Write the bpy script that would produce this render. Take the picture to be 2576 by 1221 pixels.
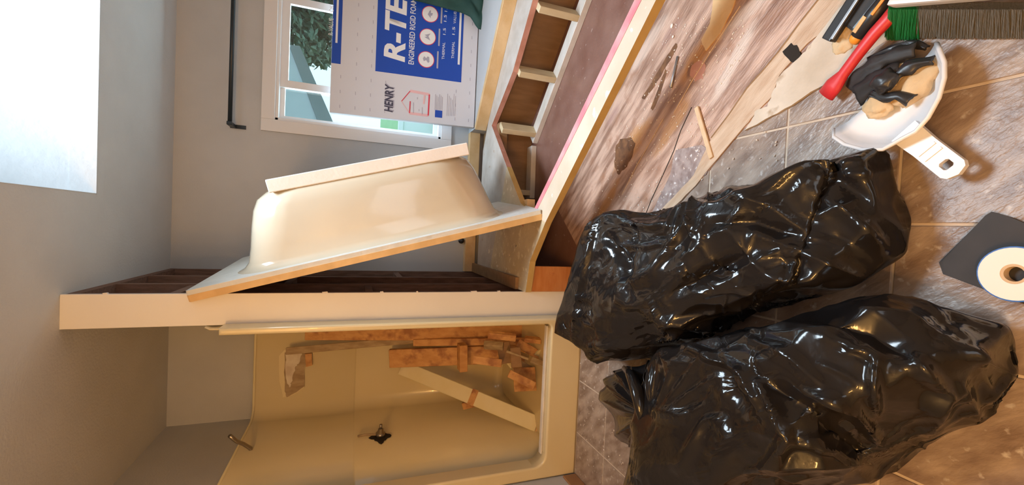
import bpy, bmesh, math, random
import numpy as np
from mathutils import Vector, Matrix, noise
random.seed(7)
for o in list(bpy.data.objects): bpy.data.objects.remove(o)
SC = bpy.context.scene
COL = SC.collection
PI = math.pi

# ------------------------------------------------------------------ camera, sky, lights, exposure
# The photograph is a portrait picture lying on its side: the world's "up" points to the left of the frame.
F, PITCH, ROLL, YAW, H = 1080.0, 0.35392, 0.03629, 0.02872, 1.29
def cam_axes():
    cp, sp = math.cos(PITCH), math.sin(PITCH); cy, sy = math.cos(YAW), math.sin(YAW); cr, sr = math.cos(ROLL), math.sin(ROLL)
    Rx = np.array([[1,0,0],[0,cp,-sp],[0,sp,cp]]); Ry = np.array([[cy,0,sy],[0,1,0],[-sy,0,cy]]); Rz = np.array([[cr,-sr,0],[sr,cr,0],[0,0,1]])
    return Rz @ Rx @ Ry
M = cam_axes()
def w(v): return Vector((v[0], v[2], -v[1]))
RIGHT, DOWN, FWD = w(M[0]), w(M[1]), w(M[2])
EYE = Vector((0, 0, H))
cam = bpy.data.cameras.new('camera'); camo = bpy.data.objects.new('camera', cam); COL.objects.link(camo)
cam.sensor_width = 36; cam.lens = F/2576*36; cam.clip_start = 0.02; cam.clip_end = 200
cx, cyv, cz = DOWN, RIGHT, -FWD
camo.matrix_world = Matrix(((cx.x,cyv.x,cz.x,0),(cx.y,cyv.y,cz.y,0),(cx.z,cyv.z,cz.z,H),(0,0,0,1)))
SC.camera = camo
SC.view_settings.view_transform = 'Standard'; SC.view_settings.look = 'None'
SC.view_settings.gamma = 1; SC.view_settings.use_curve_mapping = False
SC.view_settings.exposure = 0.0

world = bpy.data.worlds.new('overcast_sky'); SC.world = world; world.use_nodes = True
bg = world.node_tree.nodes['Background']; bg.inputs[0].default_value = (0.70, 0.90, 1.0, 1); bg.inputs[1].default_value = 1.5

def area(name, loc, aim, sx, sy, power, color, portal=False):
    l = bpy.data.lights.new(name, 'AREA'); l.shape = 'RECTANGLE'; l.size = sx; l.size_y = sy; l.energy = power; l.color = color
    if portal: l.cycles.is_portal = True
    o = bpy.data.objects.new(name, l); COL.objects.link(o); o.location = loc
    o.rotation_euler = (Vector(aim)).to_track_quat('-Z', 'Y').to_euler()
    return o
# daylight: through the skylight shaft and the window, plus an added rear fill
area('skylight_daylight', (0.67, 1.95, 3.36), (0, 0, -1), 0.85, 0.95, 38, (0.74, 0.88, 1.0)).data.spread = math.radians(95)
area('window_daylight', (1.40, 3.62, 1.28), (0, -1, 0), 1.4, 1.2, 28, (0.72, 0.88, 1.0))
area('rear_cool_fill', (0.6, -1.25, 1.6), (0, 1, 0.15), 1.2, 1.0, 9, (0.80, 0.90, 1.0))  # added cool fill behind the camera
# vanity bulbs behind and to the left of the camera
for i, (bx_, by_) in enumerate(((-0.95, -0.45), (-0.75, -0.51), (-0.55, -0.57))):
    l = bpy.data.lights.new('vanity_bulb_light', 'POINT'); l.energy = 31; l.color = (1.0, 0.51, 0.15); l.shadow_soft_size = 0.05
    o = bpy.data.objects.new('vanity_bulb_light', l); COL.objects.link(o); o.location = (bx_, by_, 1.88)

# ------------------------------------------------------------------ rays of the calibrated camera (used to measure real positions)
def ray(x, y): return RIGHT*((1221-y)-610.5) + DOWN*(x-1288) + FWD*F
def on_z(x, y, z=0.0):
    r = ray(x, y); return EYE + r*((z-H)/r.z)
def at_y(x, y, Y):
    r = ray(x, y); return EYE + r*(Y/r.y)
def at_x(x, y, X):
    r = ray(x, y); return EYE + r*(X/r.x)
def hit(x, y, p, n):
    r = ray(x, y); return EYE + r*((Vector(p)-EYE).dot(n)/r.dot(n))
def proj(p):
    d = Vector(p)-EYE; f = d.dot(FWD)
    return (d.dot(DOWN)/f*F+1288, 1221-(d.dot(RIGHT)/f*F+610.5))

# ------------------------------------------------------------------ materials
def mat(name, col, rough=0.6, col2=None, scale=8.0, mix=(0.35, 0.65), metal=0.0, bump=0.0, bscale=60.0, stretch=(1,1,1), detail=6.0,
        col3=None, scale3=20.0, thr3=(0.6, 0.7), coat=0.0, spec=0.5, rot=0.0, bdist=0.004):
    m = bpy.data.materials.new(name); m.use_nodes = True; nt = m.node_tree; N = nt.nodes; L = nt.links
    b = N['Principled BSDF']; b.inputs['Roughness'].default_value = rough; b.inputs['Metallic'].default_value = metal
    b.inputs['Base Color'].default_value = (*col, 1); b.inputs['Coat Weight'].default_value = coat; b.inputs['Specular IOR Level'].default_value = spec
    geo = N.new('ShaderNodeNewGeometry'); mp = N.new('ShaderNodeMapping'); L.new(geo.outputs['Position'], mp.inputs['Vector'])
    mp.inputs['Rotation'].default_value = (0, 0, rot); mp.inputs['Scale'].default_value = stretch
    # rotate first, stretch second
    mp2 = N.new('ShaderNodeMapping'); mp.inputs['Scale'].default_value = (1,1,1); mp2.inputs['Scale'].default_value = stretch
    L.new(mp.outputs[0], mp2.inputs['Vector']); vec = mp2.outputs[0]
    cur = None
    if col2 is not None:
        n = N.new('ShaderNodeTexNoise'); n.inputs['Scale'].default_value = scale; n.inputs['Detail'].default_value = detail; L.new(vec, n.inputs['Vector'])
        r = N.new('ShaderNodeValToRGB'); r.color_ramp.elements[0].position = mix[0]; r.color_ramp.elements[1].position = mix[1]
        r.color_ramp.elements[0].color = (*col, 1); r.color_ramp.elements[1].color = (*col2, 1)
        L.new(n.outputs[0], r.inputs[0]); cur = r.outputs[0]
    if col3 is not None:
        n = N.new('ShaderNodeTexNoise'); n.inputs['Scale'].default_value = scale3; n.inputs['Detail'].default_value = 5; L.new(mp.outputs[0], n.inputs['Vector'])
        r = N.new('ShaderNodeMapRange'); r.inputs[1].default_value = thr3[0]; r.inputs[2].default_value = thr3[1]
        L.new(n.outputs[0], r.inputs[0])
        mx = N.new('ShaderNodeMix'); mx.data_type = 'RGBA'; L.new(r.outputs[0], mx.inputs[0])
        if cur: L.new(cur, mx.inputs[6])
        else: mx.inputs[6].default_value = (*col, 1)
        mx.inputs[7].default_value = (*col3, 1); cur = mx.outputs[2]
    if cur: L.new(cur, b.inputs['Base Color'])
    if bump:
        n = N.new('ShaderNodeTexNoise'); n.inputs['Scale'].default_value = bscale; n.inputs['Detail'].default_value = 4; L.new(vec, n.inputs['Vector'])
        bp = N.new('ShaderNodeBump'); bp.inputs['Strength'].default_value = bump; bp.inputs['Distance'].default_value = bdist
        L.new(n.outputs[0], bp.inputs['Height']); L.new(bp.outputs[0], b.inputs['Normal'])
    return m

MT = {}
MT['wall'] = mat('painted_drywall', (0.50,0.51,0.525), 0.75, (0.54,0.55,0.565), 3, bump=0.25, bscale=120)
MT['ceil'] = mat('ceiling_drywall', (0.60,0.61,0.62), 0.85, (0.64,0.65,0.66), 4, bump=0.5, bscale=90)
MT['shaft'] = mat('skylight_shaft_plaster', (0.56,0.57,0.58), 0.8, (0.60,0.61,0.62), 6, bump=0.35, bscale=28, bdist=0.006)
MT['jamb'] = mat('white_jamb', (0.80,0.765,0.72), 0.5, (0.83,0.80,0.75), 3, bump=0.1)
MT['trim'] = mat('white_vinyl', (0.78,0.76,0.76), 0.35)
MT['showerwall'] = mat('almond_fiberglass', (0.72,0.62,0.38), 0.22, (0.74,0.64,0.41), 3, coat=0.4)
MT['tub'] = mat('cream_gelcoat', (0.62,0.55,0.43), 0.13, (0.65,0.58,0.45), 2.5, coat=0.3)
MT['tubedge'] = mat('warm_lit_rim_and_stripe', (0.78,0.52,0.24), 0.5, (0.66,0.42,0.18), 12)  # rim orange is warm room light painted in; also colours the tool stripe
MT['tubrim'] = mat('rough_resin_back', (0.66,0.66,0.62), 0.55, (0.74,0.73,0.69), 14, bump=0.5, bscale=50)
MT['board'] = mat('white_painted_board', (0.84,0.79,0.74), 0.5, (0.88,0.84,0.80), 6, bump=0.2)
MT['deck'] = mat('cream_deck_laminate', (0.60,0.50,0.38), 0.32, (0.66,0.57,0.46), 6, (0.35,0.7), col3=(0.9,0.88,0.84), scale3=14, thr3=(0.62,0.68), bump=0.3, bscale=30)
MT['decksh'] = mat('stained_shaded_laminate', (0.50,0.40,0.25), 0.4, (0.62,0.52,0.35), 10, (0.3,0.7), col3=(0.74,0.66,0.50), scale3=24, thr3=(0.58,0.66), bump=0.5, bscale=40)  # plaster-stained laminate; the tub's shade is worked into its darker base
MT['deckgrey'] = mat('dusty_deck_plywood', (0.46,0.40,0.35), 0.7, (0.58,0.53,0.49), 10, (0.3,0.7), col3=(0.42,0.30,0.22), scale3=18, thr3=(0.66,0.72), bump=0.4)
MT['ply_edge'] = mat('ochre_board_edge', (0.50,0.33,0.11), 0.6, (0.56,0.38,0.14), 12, bump=0.2)
MT['red_edge'] = mat('reddish_cut_edge', (0.52,0.24,0.17), 0.6, (0.62,0.32,0.26), 14)
MT['pink'] = mat('pink_tape', (0.66,0.20,0.24), 0.45, (0.74,0.36,0.37), 10)
MT['pine'] = mat('pine_lumber', (0.66,0.42,0.20), 0.55, (0.74,0.50,0.26), 9, stretch=(1,1,6), bump=0.2)
MT['lumber_h'] = mat('pine_lumber_flat', (0.66,0.43,0.20), 0.5, (0.76,0.54,0.30), 9, bump=0.2)
MT['stud'] = mat('pale_stud', (0.62,0.50,0.30), 0.6, (0.70,0.60,0.40), 9, stretch=(3,3,1), bump=0.2)
MT['plate'] = mat('grey_white_plate', (0.62,0.58,0.52), 0.5, (0.74,0.70,0.66), 8, bump=0.2)  # even grey-white tone, paler than the studs
MT['brownpanel'] = mat('brown_backing_panel', (0.26,0.15,0.07), 0.6, (0.34,0.20,0.10), 5, stretch=(5,5,1), bump=0.2)
MT['oldstud'] = mat('old_brown_stud', (0.16,0.085,0.055), 0.75, (0.24,0.13,0.09), 10, stretch=(6,6,1), bump=0.4)
MT['lath'] = mat('stripped_wall_backing', (0.19,0.11,0.08), 0.8, (0.27,0.16,0.12), 6, stretch=(1,1,8), bump=0.5)
MT['orangewood'] = mat('orange_brown_wood', (0.55,0.20,0.05), 0.45, (0.62,0.26,0.08), 8, stretch=(1,1,5), col3=(0.32,0.10,0.03), scale3=11, thr3=(0.68,0.75), bump=0.2)
MT['darkfloor'] = mat('dark_stained_subfloor', (0.20,0.095,0.07), 0.3, (0.27,0.15,0.12), 6, (0.3,0.7), col3=(0.42,0.30,0.26), scale3=30, thr3=(0.66,0.72), bump=0.3)
MT['subfloor'] = mat('weathered_subfloor', (0.27,0.145,0.095), 0.40, (0.58,0.385,0.295), 4.5, (0.36,0.60), stretch=(1,6,1), rot=0.86, detail=10, col3=(0.34,0.17,0.10), scale3=9, thr3=(0.56,0.72), bump=0.9, bscale=22)
def stain(m, blobs):
    """water stains with their own outline: list of (centre xy, radii, angle, colour, strength)"""
    nt = m.node_tree; N = nt.nodes; L = nt.links; b = N['Principled BSDF']; cur = b.inputs['Base Color'].links[0].from_socket
    geo = N.new('ShaderNodeNewGeometry'); nz = N.new('ShaderNodeTexNoise'); nz.inputs['Scale'].default_value = 9; nz.inputs['Detail'].default_value = 6
    L.new(geo.outputs['Position'], nz.inputs['Vector'])
    for (c, rr, ang, colr, st) in blobs:
        mp = N.new('ShaderNodeMapping'); mp.vector_type = 'TEXTURE'; mp.inputs['Location'].default_value = (c[0], c[1], 0); mp.inputs['Rotation'].default_value = (0,0,ang); mp.inputs['Scale'].default_value = (rr[0], rr[1], 1)
        L.new(geo.outputs['Position'], mp.inputs['Vector'])
        ln = N.new('ShaderNodeVectorMath'); ln.operation = 'LENGTH'; L.new(mp.outputs[0], ln.inputs[0])
        ad = N.new('ShaderNodeMath'); ad.operation = 'MULTIPLY_ADD'; ad.inputs[1].default_value = 1.5; L.new(nz.outputs[0], ad.inputs[0]); L.new(ln.outputs['Value'], ad.inputs[2])
        mr = N.new('ShaderNodeMapRange'); mr.inputs[1].default_value = 1.35; mr.inputs[2].default_value = 1.85; mr.inputs[3].default_value = st; mr.inputs[4].default_value = 0; L.new(ad.outputs[0], mr.inputs[0])
        mx = N.new('ShaderNodeMix'); mx.data_type = 'RGBA'; L.new(mr.outputs[0], mx.inputs[0]); L.new(cur, mx.inputs[6]); mx.inputs[7].default_value = (*colr,1); cur = mx.outputs[2]
    L.new(cur, b.inputs['Base Color'])
def S_(x0, y0, x1, y1, wd, colr, st=0.9):
    a, b = on_z(x0,y0,0), on_z(x1,y1,0); c = (a+b)/2; d = b-a
    return ((c.x,c.y), (d.length/2, wd), math.atan2(d.y,d.x), colr, st)
BR, AM, LT, DK, PK = (0.30,0.12,0.035), (0.50,0.24,0.07), (0.72,0.60,0.52), (0.20,0.09,0.05), (0.40,0.24,0.20)
stain(MT['subfloor'], [S_(1545,430,1640,300,0.06,AM), S_(1560,420,1600,350,0.03,BR), S_(1450,640,1520,520,0.06,BR,0.7), S_(1500,560,1560,450,0.035,AM,0.8),
   S_(1700,230,1850,0,0.055,AM), S_(1790,60,1850,-40,0.03,BR,0.6), S_(1650,380,1740,240,0.04,AM,0.6), S_(1730,200,1745,150,0.02,DK,0.8), S_(1520,330,1560,260,0.03,PK,0.7), S_(1790,260,1900,60,0.03,LT,0.6), S_(1800,100,1980,-60,0.03,LT,0.5), S_(1580,200,1680,30,0.04,LT,0.35),
   S_(1660,120,1720,40,0.03,PK,0.5), S_(1930,30,1990,-40,0.03,DK,0.5)])
MT['underlay'] = mat('tan_underlayment', (0.50,0.33,0.21), 0.5, (0.62,0.46,0.33), 9, stretch=(1,5,1), rot=0.86, bump=0.4)
MT['skim'] = mat('beige_skim_patch', (0.52,0.43,0.33), 0.6, (0.66,0.57,0.47), 6, (0.35,0.6), col3=(0.44,0.33,0.23), scale3=12, thr3=(0.62,0.7), bump=0.4, bscale=30)
MT['speck'] = mat('speckled_tile_backing', (0.24,0.17,0.155), 0.4, (0.38,0.30,0.28), 30, (0.35,0.6), col3=(0.70,0.66,0.66), scale3=60, thr3=(0.62,0.68), bump=0.5, bscale=80)
MT['tile'] = mat('mottled_taupe_tile', (0.20,0.14,0.108), 0.33, (0.38,0.30,0.245), 9, (0.36,0.66), stretch=(1,2.2,1), rot=0.9, col3=(0.50,0.45,0.42), scale3=38, thr3=(0.60,0.72), bump=0.5, bscale=40)
MT['grout'] = mat('beige_grout', (0.52,0.43,0.34), 0.85, (0.58,0.49,0.40), 20)
MT['baseboard'] = mat('brown_baseboard', (0.30,0.15,0.07), 0.5, (0.36,0.19,0.09), 8)
MT['rot'] = mat('rotten_wood', (0.10,0.042,0.018), 0.8, (0.20,0.09,0.035), 30, bump=0.8)
MT['black'] = mat('black_plastic', (0.025,0.024,0.026), 0.35)
MT['blackmatte'] = mat('black_cloth', (0.022,0.02,0.02), 0.6, (0.035,0.03,0.03), 12)
MT['rod'] = mat('dark_curtain_rod', (0.012,0.018,0.024), 0.4)
MT['green'] = mat('dark_green_fabric', (0.012,0.055,0.05), 0.75, (0.02,0.075,0.065), 10, bump=0.4, bscale=80)
MT['broomgreen'] = mat('green_bristle', (0.01,0.24,0.055), 0.6, (0.015,0.17,0.04), 60, stretch=(1,8,1))
MT['broomgrey'] = mat('grey_bristle', (0.16,0.15,0.12), 0.8, (0.22,0.20,0.17), 60, stretch=(1,8,1))
MT['white'] = mat('white_plastic', (0.82,0.82,0.84), 0.3)
MT['red'] = mat('red_grip', (0.62,0.03,0.035), 0.4)
MT['orange'] = mat('orange_rubber', (0.9,0.33,0.03), 0.5)
MT['tan'] = mat('tan_dust', (0.62,0.45,0.26), 0.8, (0.7,0.54,0.34), 20, bump=0.6, bscale=60)
MT['crumb'] = mat('plaster_crumb', (0.80,0.73,0.66), 0.8)
MT['splinter'] = mat('pale_splinter', (0.70,0.52,0.33), 0.7, (0.62,0.42,0.25), 20)
MT['steel'] = mat('grey_steel', (0.42,0.43,0.46), 0.35, metal=0.8)
MT['chrome'] = mat('dull_chrome', (0.32,0.28,0.24), 0.3, metal=0.9)
MT['foam'] = mat('white_foam_facer', (0.70,0.705,0.77), 0.35, bump=0.05)
MT['blue'] = mat('blue_print', (0.012,0.075,0.46), 0.4)
MT['printw'] = mat('white_print', (0.86,0.86,0.88), 0.4)
MT['printd'] = mat('dark_print', (0.06,0.06,0.10), 0.5)
MT['printg'] = mat('grey_print', (0.42,0.41,0.50), 0.5)
MT['printr'] = mat('red_print', (0.70,0.05,0.09), 0.5)
MT['printp'] = mat('pale_red_print', (0.82,0.50,0.52), 0.5)
MT['bluerim'] = mat('blue_rim', (0.02,0.13,0.50), 0.4)
MT['tape'] = mat('white_tape', (0.86,0.84,0.82), 0.5)
MT['core'] = mat('cardboard_core', (0.62,0.46,0.30), 0.7)
MT['yellowish'] = mat('yellow_painted_board', (0.76,0.68,0.42), 0.5, (0.80,0.73,0.50), 8)
MT['debriswood'] = mat('orange_debris_wood', (0.56,0.28,0.10), 0.6, (0.68,0.38,0.16), 9, stretch=(3,3,1), col3=(0.36,0.15,0.06), scale3=13, thr3=(0.50,0.66), bump=0.4)
MT['greywood'] = mat('grey_brown_wood', (0.34,0.24,0.14), 0.7, (0.46,0.35,0.22), 12, stretch=(3,3,1), bump=0.4)
MT['hole'] = mat('dark_cavity', (0.02,0.014,0.01), 0.9)
MT['paper'] = mat('torn_paper', (0.78,0.72,0.62), 0.8, (0.62,0.52,0.42), 12)
MT['leaf'] = mat('tree_leaves', (0.07,0.14,0.09), 0.6, (0.16,0.25,0.18), 12)
MT['lawn'] = mat('lawn_green', (0.10,0.30,0.05), 0.8, (0.16,0.42,0.08), 4)
MT['soffit'] = mat('painted_soffit', (0.34,0.40,0.42), 0.7, (0.37,0.43,0.45), 2)
MT['eave'] = mat('eave_fascia', (0.16,0.19,0.20), 0.7)
MT['siding'] = mat('neighbour_siding', (0.42,0.44,0.42), 0.7)
MT['fence'] = mat('white_fence', (0.75,0.78,0.80), 0.5)
def glassmat():
    m = bpy.data.materials.new('window_glass'); m.use_nodes = True; N = m.node_tree.nodes; L = m.node_tree.links
    N.remove(N['Principled BSDF']); out = N['Material Output']
    t = N.new('ShaderNodeBsdfTransparent'); t.inputs[0].default_value = (0.93,0.98,0.98,1)
    g = N.new('ShaderNodeBsdfGlossy'); g.inputs['Roughness'].default_value = 0.02
    mx = N.new('ShaderNodeMixShader'); mx.inputs[0].default_value = 0.06
    L.new(t.outputs[0], mx.inputs[1]); L.new(g.outputs[0], mx.inputs[2]); L.new(mx.outputs[0], out.inputs[0]); return m
MT['glass'] = glassmat()
def bagmat():
    m = bpy.data.materials.new('black_bag_plastic'); m.use_nodes = True; nt = m.node_tree; N = nt.nodes; L = nt.links
    b = N['Principled BSDF']; b.inputs['Base Color'].default_value = (0.012,0.0105,0.0105,1); b.inputs['Roughness'].default_value = 0.14
    b.inputs['Specular IOR Level'].default_value = 0.42
    tc = N.new('ShaderNodeTexCoord')
    n1 = N.new('ShaderNodeTexNoise'); n1.inputs['Scale'].default_value = 9; n1.inputs['Detail'].default_value = 4; n1.inputs['Distortion'].default_value = 1.2
    v = N.new('ShaderNodeTexVoronoi'); v.feature = 'SMOOTH_F1'; v.inputs['Scale'].default_value = 22; v.inputs['Smoothness'].default_value = 0.25
    L.new(tc.outputs['Object'], n1.inputs['Vector']); 
    ad = N.new('ShaderNodeVectorMath'); ad.operation = 'ADD'; sc = N.new('ShaderNodeVectorMath'); sc.operation = 'SCALE'; sc.inputs['Scale'].default_value = 0.12
    L.new(n1.outputs['Color'], sc.inputs[0]); L.new(tc.outputs['Object'], ad.inputs[0]); L.new(sc.outputs[0], ad.inputs[1]); L.new(ad.outputs[0], v.inputs['Vector'])
    rg = N.new('ShaderNodeTexNoise'); rg.noise_type = 'RIDGED_MULTIFRACTAL'; rg.inputs['Scale'].default_value = 11; rg.inputs['Detail'].default_value = 3; L.new(ad.outputs[0], rg.inputs['Vector'])
    b1 = N.new('ShaderNodeBump'); b1.inputs['Strength'].default_value = 0.35; b1.inputs['Distance'].default_value = 0.004; L.new(rg.outputs[0], b1.inputs['Height'])
    b2 = N.new('ShaderNodeBump'); b2.inputs['Strength'].default_value = 0.10; b2.inputs['Distance'].default_value = 0.01; L.new(v.outputs['Distance'], b2.inputs['Height'])
    L.new(b1.outputs[0], b2.inputs['Normal']); L.new(b2.outputs[0], b.inputs['Normal'])
    return m
MT['bag'] = bagmat()

# ------------------------------------------------------------------ mesh helpers
def bm_obj(name, bm, m, parent=None, smooth=False, origin=None, recalc=True, level=False):
    """Link a bmesh built in world coordinates; origin at the base centre of its bounds; optional parent Empty/object."""
    if recalc: bmesh.ops.recalc_face_normals(bm, faces=bm.faces)
    if level:
        bm.normal_update(); zs_ = [v.co.z for v in bm.verts]; zm = (min(zs_)+max(zs_))/2
        for f in bm.faces:
            if abs(f.normal.z) > 0.9 and (f.normal.z > 0) != (f.calc_center_median().z > zm): f.normal_flip()
    co = [v.co for v in bm.verts]
    lo = Vector((min(c.x for c in co), min(c.y for c in co), min(c.z for c in co))); hi = Vector((max(c.x for c in co), max(c.y for c in co), max(c.z for c in co)))
    og = Vector(((lo.x+hi.x)/2, (lo.y+hi.y)/2, lo.z)) if origin is None else Vector(origin)
    for v in bm.verts: v.co -= og
    me = bpy.data.meshes.new(name); bm.to_mesh(me); bm.free()
    if isinstance(m, str): m = MT[m]
    for mm in (m if isinstance(m, (list, tuple)) else [m]): me.materials.append(MT[mm] if isinstance(mm, str) else mm)
    if smooth:
        for p in me.polygons: p.use_smooth = True
    o = bpy.data.objects.new(name, me); COL.objects.link(o); o['_w'] = list(og)
    if parent is not None:
        o.parent = parent; o.location = og - Vector(parent['_w'])
    else: o.location = og
    return o
def thing(name, label, cat, loc, group=None):
    o = bpy.data.objects.new(name, None); COL.objects.link(o); o.location = loc; o.empty_display_size = 0.05; o['_w'] = list(loc)
    return tag(o, label, cat, group)
def tag(o, label, cat, group=None, kind=None):
    o['label'] = label; o['category'] = cat
    if group: o['group'] = group
    if kind: o['kind'] = kind
    return o
def struct(o): o['kind'] = 'structure'; return o
def new(): return bmesh.new()
def quad_prism(bm, pts, d):
    """closed prism: polygon pts swept by vector d"""
    a = [bm.verts.new(Vector(p)) for p in pts]; b = [bm.verts.new(Vector(p)+Vector(d)) for p in pts]
    bm.faces.new(a); bm.faces.new(b[::-1]); n = len(pts)
    for i in range(n): bm.faces.new((a[i], b[i], b[(i+1)%n], a[(i+1)%n]))
    bm.normal_update()
    return bm
def box(bm, lo, hi):
    x0,y0,z0 = lo; x1,y1,z1 = hi
    return quad_prism(bm, [(x0,y0,z0),(x1,y0,z0),(x1,y1,z0),(x0,y1,z0)], (0,0,z1-z0))
def obox(bm, p0, p1, wd, th, side=None):
    """oriented board from p0 to p1, width wd along 'side' (made perpendicular), thickness th"""
    p0, p1 = Vector(p0), Vector(p1); a = (p1-p0).normalized()
    s = Vector(side) if side is not None else Vector((0,0,1))
    s = (s - a*s.dot(a))
    if s.length < 1e-5: s = a.orthogonal()
    s.normalize(); t = a.cross(s)
    q = [p0 - s*wd/2 - t*th/2, p0 + s*wd/2 - t*th/2, p0 + s*wd/2 + t*th/2, p0 - s*wd/2 + t*th/2]
    return quad_prism(bm, q, p1-p0)
def bevel(bm, r, seg=2):
    bmesh.ops.bevel(bm, geom=bm.edges[:], offset=r, segments=seg, affect='EDGES', profile=0.7, clamp_overlap=True); return bm
def tube(bm, pts, r, seg=12, cap=True):
    pts = [Vector(p) for p in pts]; rs = r if isinstance(r, (list, tuple)) else [r]*len(pts); rings = []; up = None
    for i, p in enumerate(pts):
        d = (pts[min(i+1, len(pts)-1)] - pts[max(i-1, 0)]).normalized()
        if up is None: up = d.orthogonal().normalized()
        up = (up - d*up.dot(d)).normalized(); s = d.cross(up)
        rings.append([bm.verts.new(p + (up*math.cos(2*PI*k/seg) + s*math.sin(2*PI*k/seg))*rs[i]) for k in range(seg)])
    for a, b in zip(rings, rings[1:]):
        for k in range(seg): bm.faces.new((a[k], a[(k+1)%seg], b[(k+1)%seg], b[k]))
    if cap: bm.faces.new(rings[0][::-1]); bm.faces.new(rings[-1])
    return bm
def loft(bm, rings, close=True, cap0=True, cap1=True):
    R = [[bm.verts.new(Vector(p)) for p in r] for r in rings]; n = len(R[0])
    for a, b in zip(R, R[1:]):
        for k in range(n if close else n-1): bm.faces.new((a[k], a[(k+1)%n], b[(k+1)%n], b[k]))
    if cap0: bm.faces.new(R[0][::-1])
    if cap1: bm.faces.new(R[-1])
    return bm
def clip_poly(poly, a, b, c):
    """keep the part of a 2D polygon with a*x+b*y >= c"""
    out = []
    for i in range(len(poly)):
        p, q = poly[i], poly[(i+1)%len(poly)]; fp, fq = a*p[0]+b*p[1]-c, a*q[0]+b*q[1]-c
        if fp >= 0: out.append(p)
        if (fp >= 0) != (fq >= 0):
            t = fp/(fp-fq); out.append((p[0]+(q[0]-p[0])*t, p[1]+(q[1]-p[1])*t))
    return out
def area2(p): return 0.5*sum(p[i][0]*p[(i+1)%len(p)][1]-p[(i+1)%len(p)][0]*p[i][1] for i in range(len(p)))
def rag(pts, n=6, amp=0.006, seed=0, closed=True):
    """subdivide a polygon outline and roughen it"""
    rnd = random.Random(seed); out = []
    m = len(pts)
    for i in range(m if closed else m-1):
        p, q = Vector(pts[i]), Vector(pts[(i+1)%m])
        for k in range(n):
            c = p.lerp(q, k/n)
            if k: c = c + Vector((rnd.uniform(-amp, amp), rnd.uniform(-amp, amp)) if len(c) == 2 else (rnd.uniform(-amp, amp), rnd.uniform(-amp, amp), 0))
            out.append(c)
    return out
def slab(name, pix, z0, z1, m, parent=None, n=1, amp=0.0, seed=0):
    pts = [on_z(x, y, z1) for x, y in pix]; pts = [Vector((p.x, p.y)) for p in pts]
    if n > 1: pts = rag(pts, n, amp, seed)
    bm = new(); quad_prism(bm, [(p[0], p[1], z0) for p in pts], (0,0,z1-z0)); bmesh.ops.triangulate(bm, faces=[f for f in bm.faces if len(f.verts) > 4], ngon_method='EAR_CLIP')
    return bm_obj(name, bm, m, parent, level=True)

# ------------------------------------------------------------------ ROOM SHELL
YP, YB, XL, XR, ZC = 2.34, 3.50, -1.44, 2.45, 2.44     # partition end, back wall, left wall, right wall, ceiling
YN = -1.3
PX0, PX1 = -0.50, -0.355                               # partition thickness
bm = new(); box(bm, (XL-0.1, YN-0.1, -0.10), (XR+0.1, YB+0.12, -0.003)); floor = struct(bm_obj('floor', bm, 'grout'))
# raise of the grout bed where tiles lie
SUBX = lambda y: None
# ceiling with the skylight opening
SX0, SX1, SY0, SY1 = 0.083, 1.26, 1.30, 2.60
bm = new()
for lo, hi in (((XL-0.1,YN-0.1,ZC),(SX0,YB+0.12,ZC+0.1)), ((SX1,YN-0.1,ZC),(XR+0.1,YB+0.12,ZC+0.1)), ((SX0,YN-0.1,ZC),(SX1,SY0,ZC+0.1)), ((SX0,SY1,ZC),(SX1,YB+0.12,ZC+0.1))): box(bm, lo, hi)
ceiling = struct(bm_obj('ceiling', bm, 'ceil'))
ZS = 3.5
for nm, lo, hi in (('shaft_back',(SX0-0.05,SY1,ZC+0.1),(SX1+0.05,SY1+0.05,ZS)), ('shaft_front',(SX0-0.05,SY0-0.05,ZC+0.1),(SX1+0.05,SY0,ZS)),
                   ('shaft_side',(SX0-0.05,SY0,ZC+0.1),(SX0,SY1,ZS)), ('shaft_side',(SX1,SY0,ZC+0.1),(SX1+0.05,SY1,ZS))):
    bm = new(); box(bm, lo, hi); bm_obj(nm, bm, 'shaft', ceiling)
bm = new()   # plaster return of the opening
for lo, hi in (((SX0-0.002,SY1-0.004,ZC-0.001),(SX1,SY1,ZC+0.1)), ((SX0,SY0,ZC-0.001),(SX0+0.004,SY1,ZC+0.1)), ((SX1-0.004,SY0,ZC-0.001),(SX1,SY1,ZC+0.1)), ((SX0,SY0,ZC-0.001),(SX1,SY0+0.004,ZC+0.1))): box(bm, lo, hi)
bm_obj('opening_edge', bm, 'shaft', ceiling)
bm = new(); box(bm, (SX0,SY0,ZS-0.02), (SX1,SY1,ZS-0.012)); bm_obj('skylight_pane', bm, 'glass', ceiling)
# walls
WX0, WX1, WZ0, WZ1 = 0.715, 2.02, 0.655, 1.845         # window rough opening
bm = new()
for lo, hi in (((XL-0.1,YB,0),(WX0,YB+0.12,ZC)), ((WX1,YB,0),(XR+0.1,YB+0.12,ZC)), ((WX0,YB,0),(WX1,YB+0.12,WZ0)), ((WX0,YB,WZ1),(WX1,YB+0.12,ZC))): box(bm, lo, hi)
struct(bm_obj('wall_back', bm, 'wall'))
bm = new(); box(bm, (XL-0.1,YN,0), (XL,YB,ZC)); struct(bm_obj('wall_left', bm, 'wall'))
bm = new(); box(bm, (XR,YN,0), (XR+0.1,YB,ZC)); struct(bm_obj('wall_right', bm, 'wall'))
bm = new(); box(bm, (XL-0.1,YN-0.1,0), (XR+0.1,YN,ZC)); struct(bm_obj('wall_front', bm, 'wall'))
bm = new(); box(bm, (XL,YN+0.01,0), (XL+0.013,YP-0.125,0.085)); bevel(bm, 0.003, 1); struct(bm_obj('baseboard_left', bm, 'baseboard'))

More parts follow.
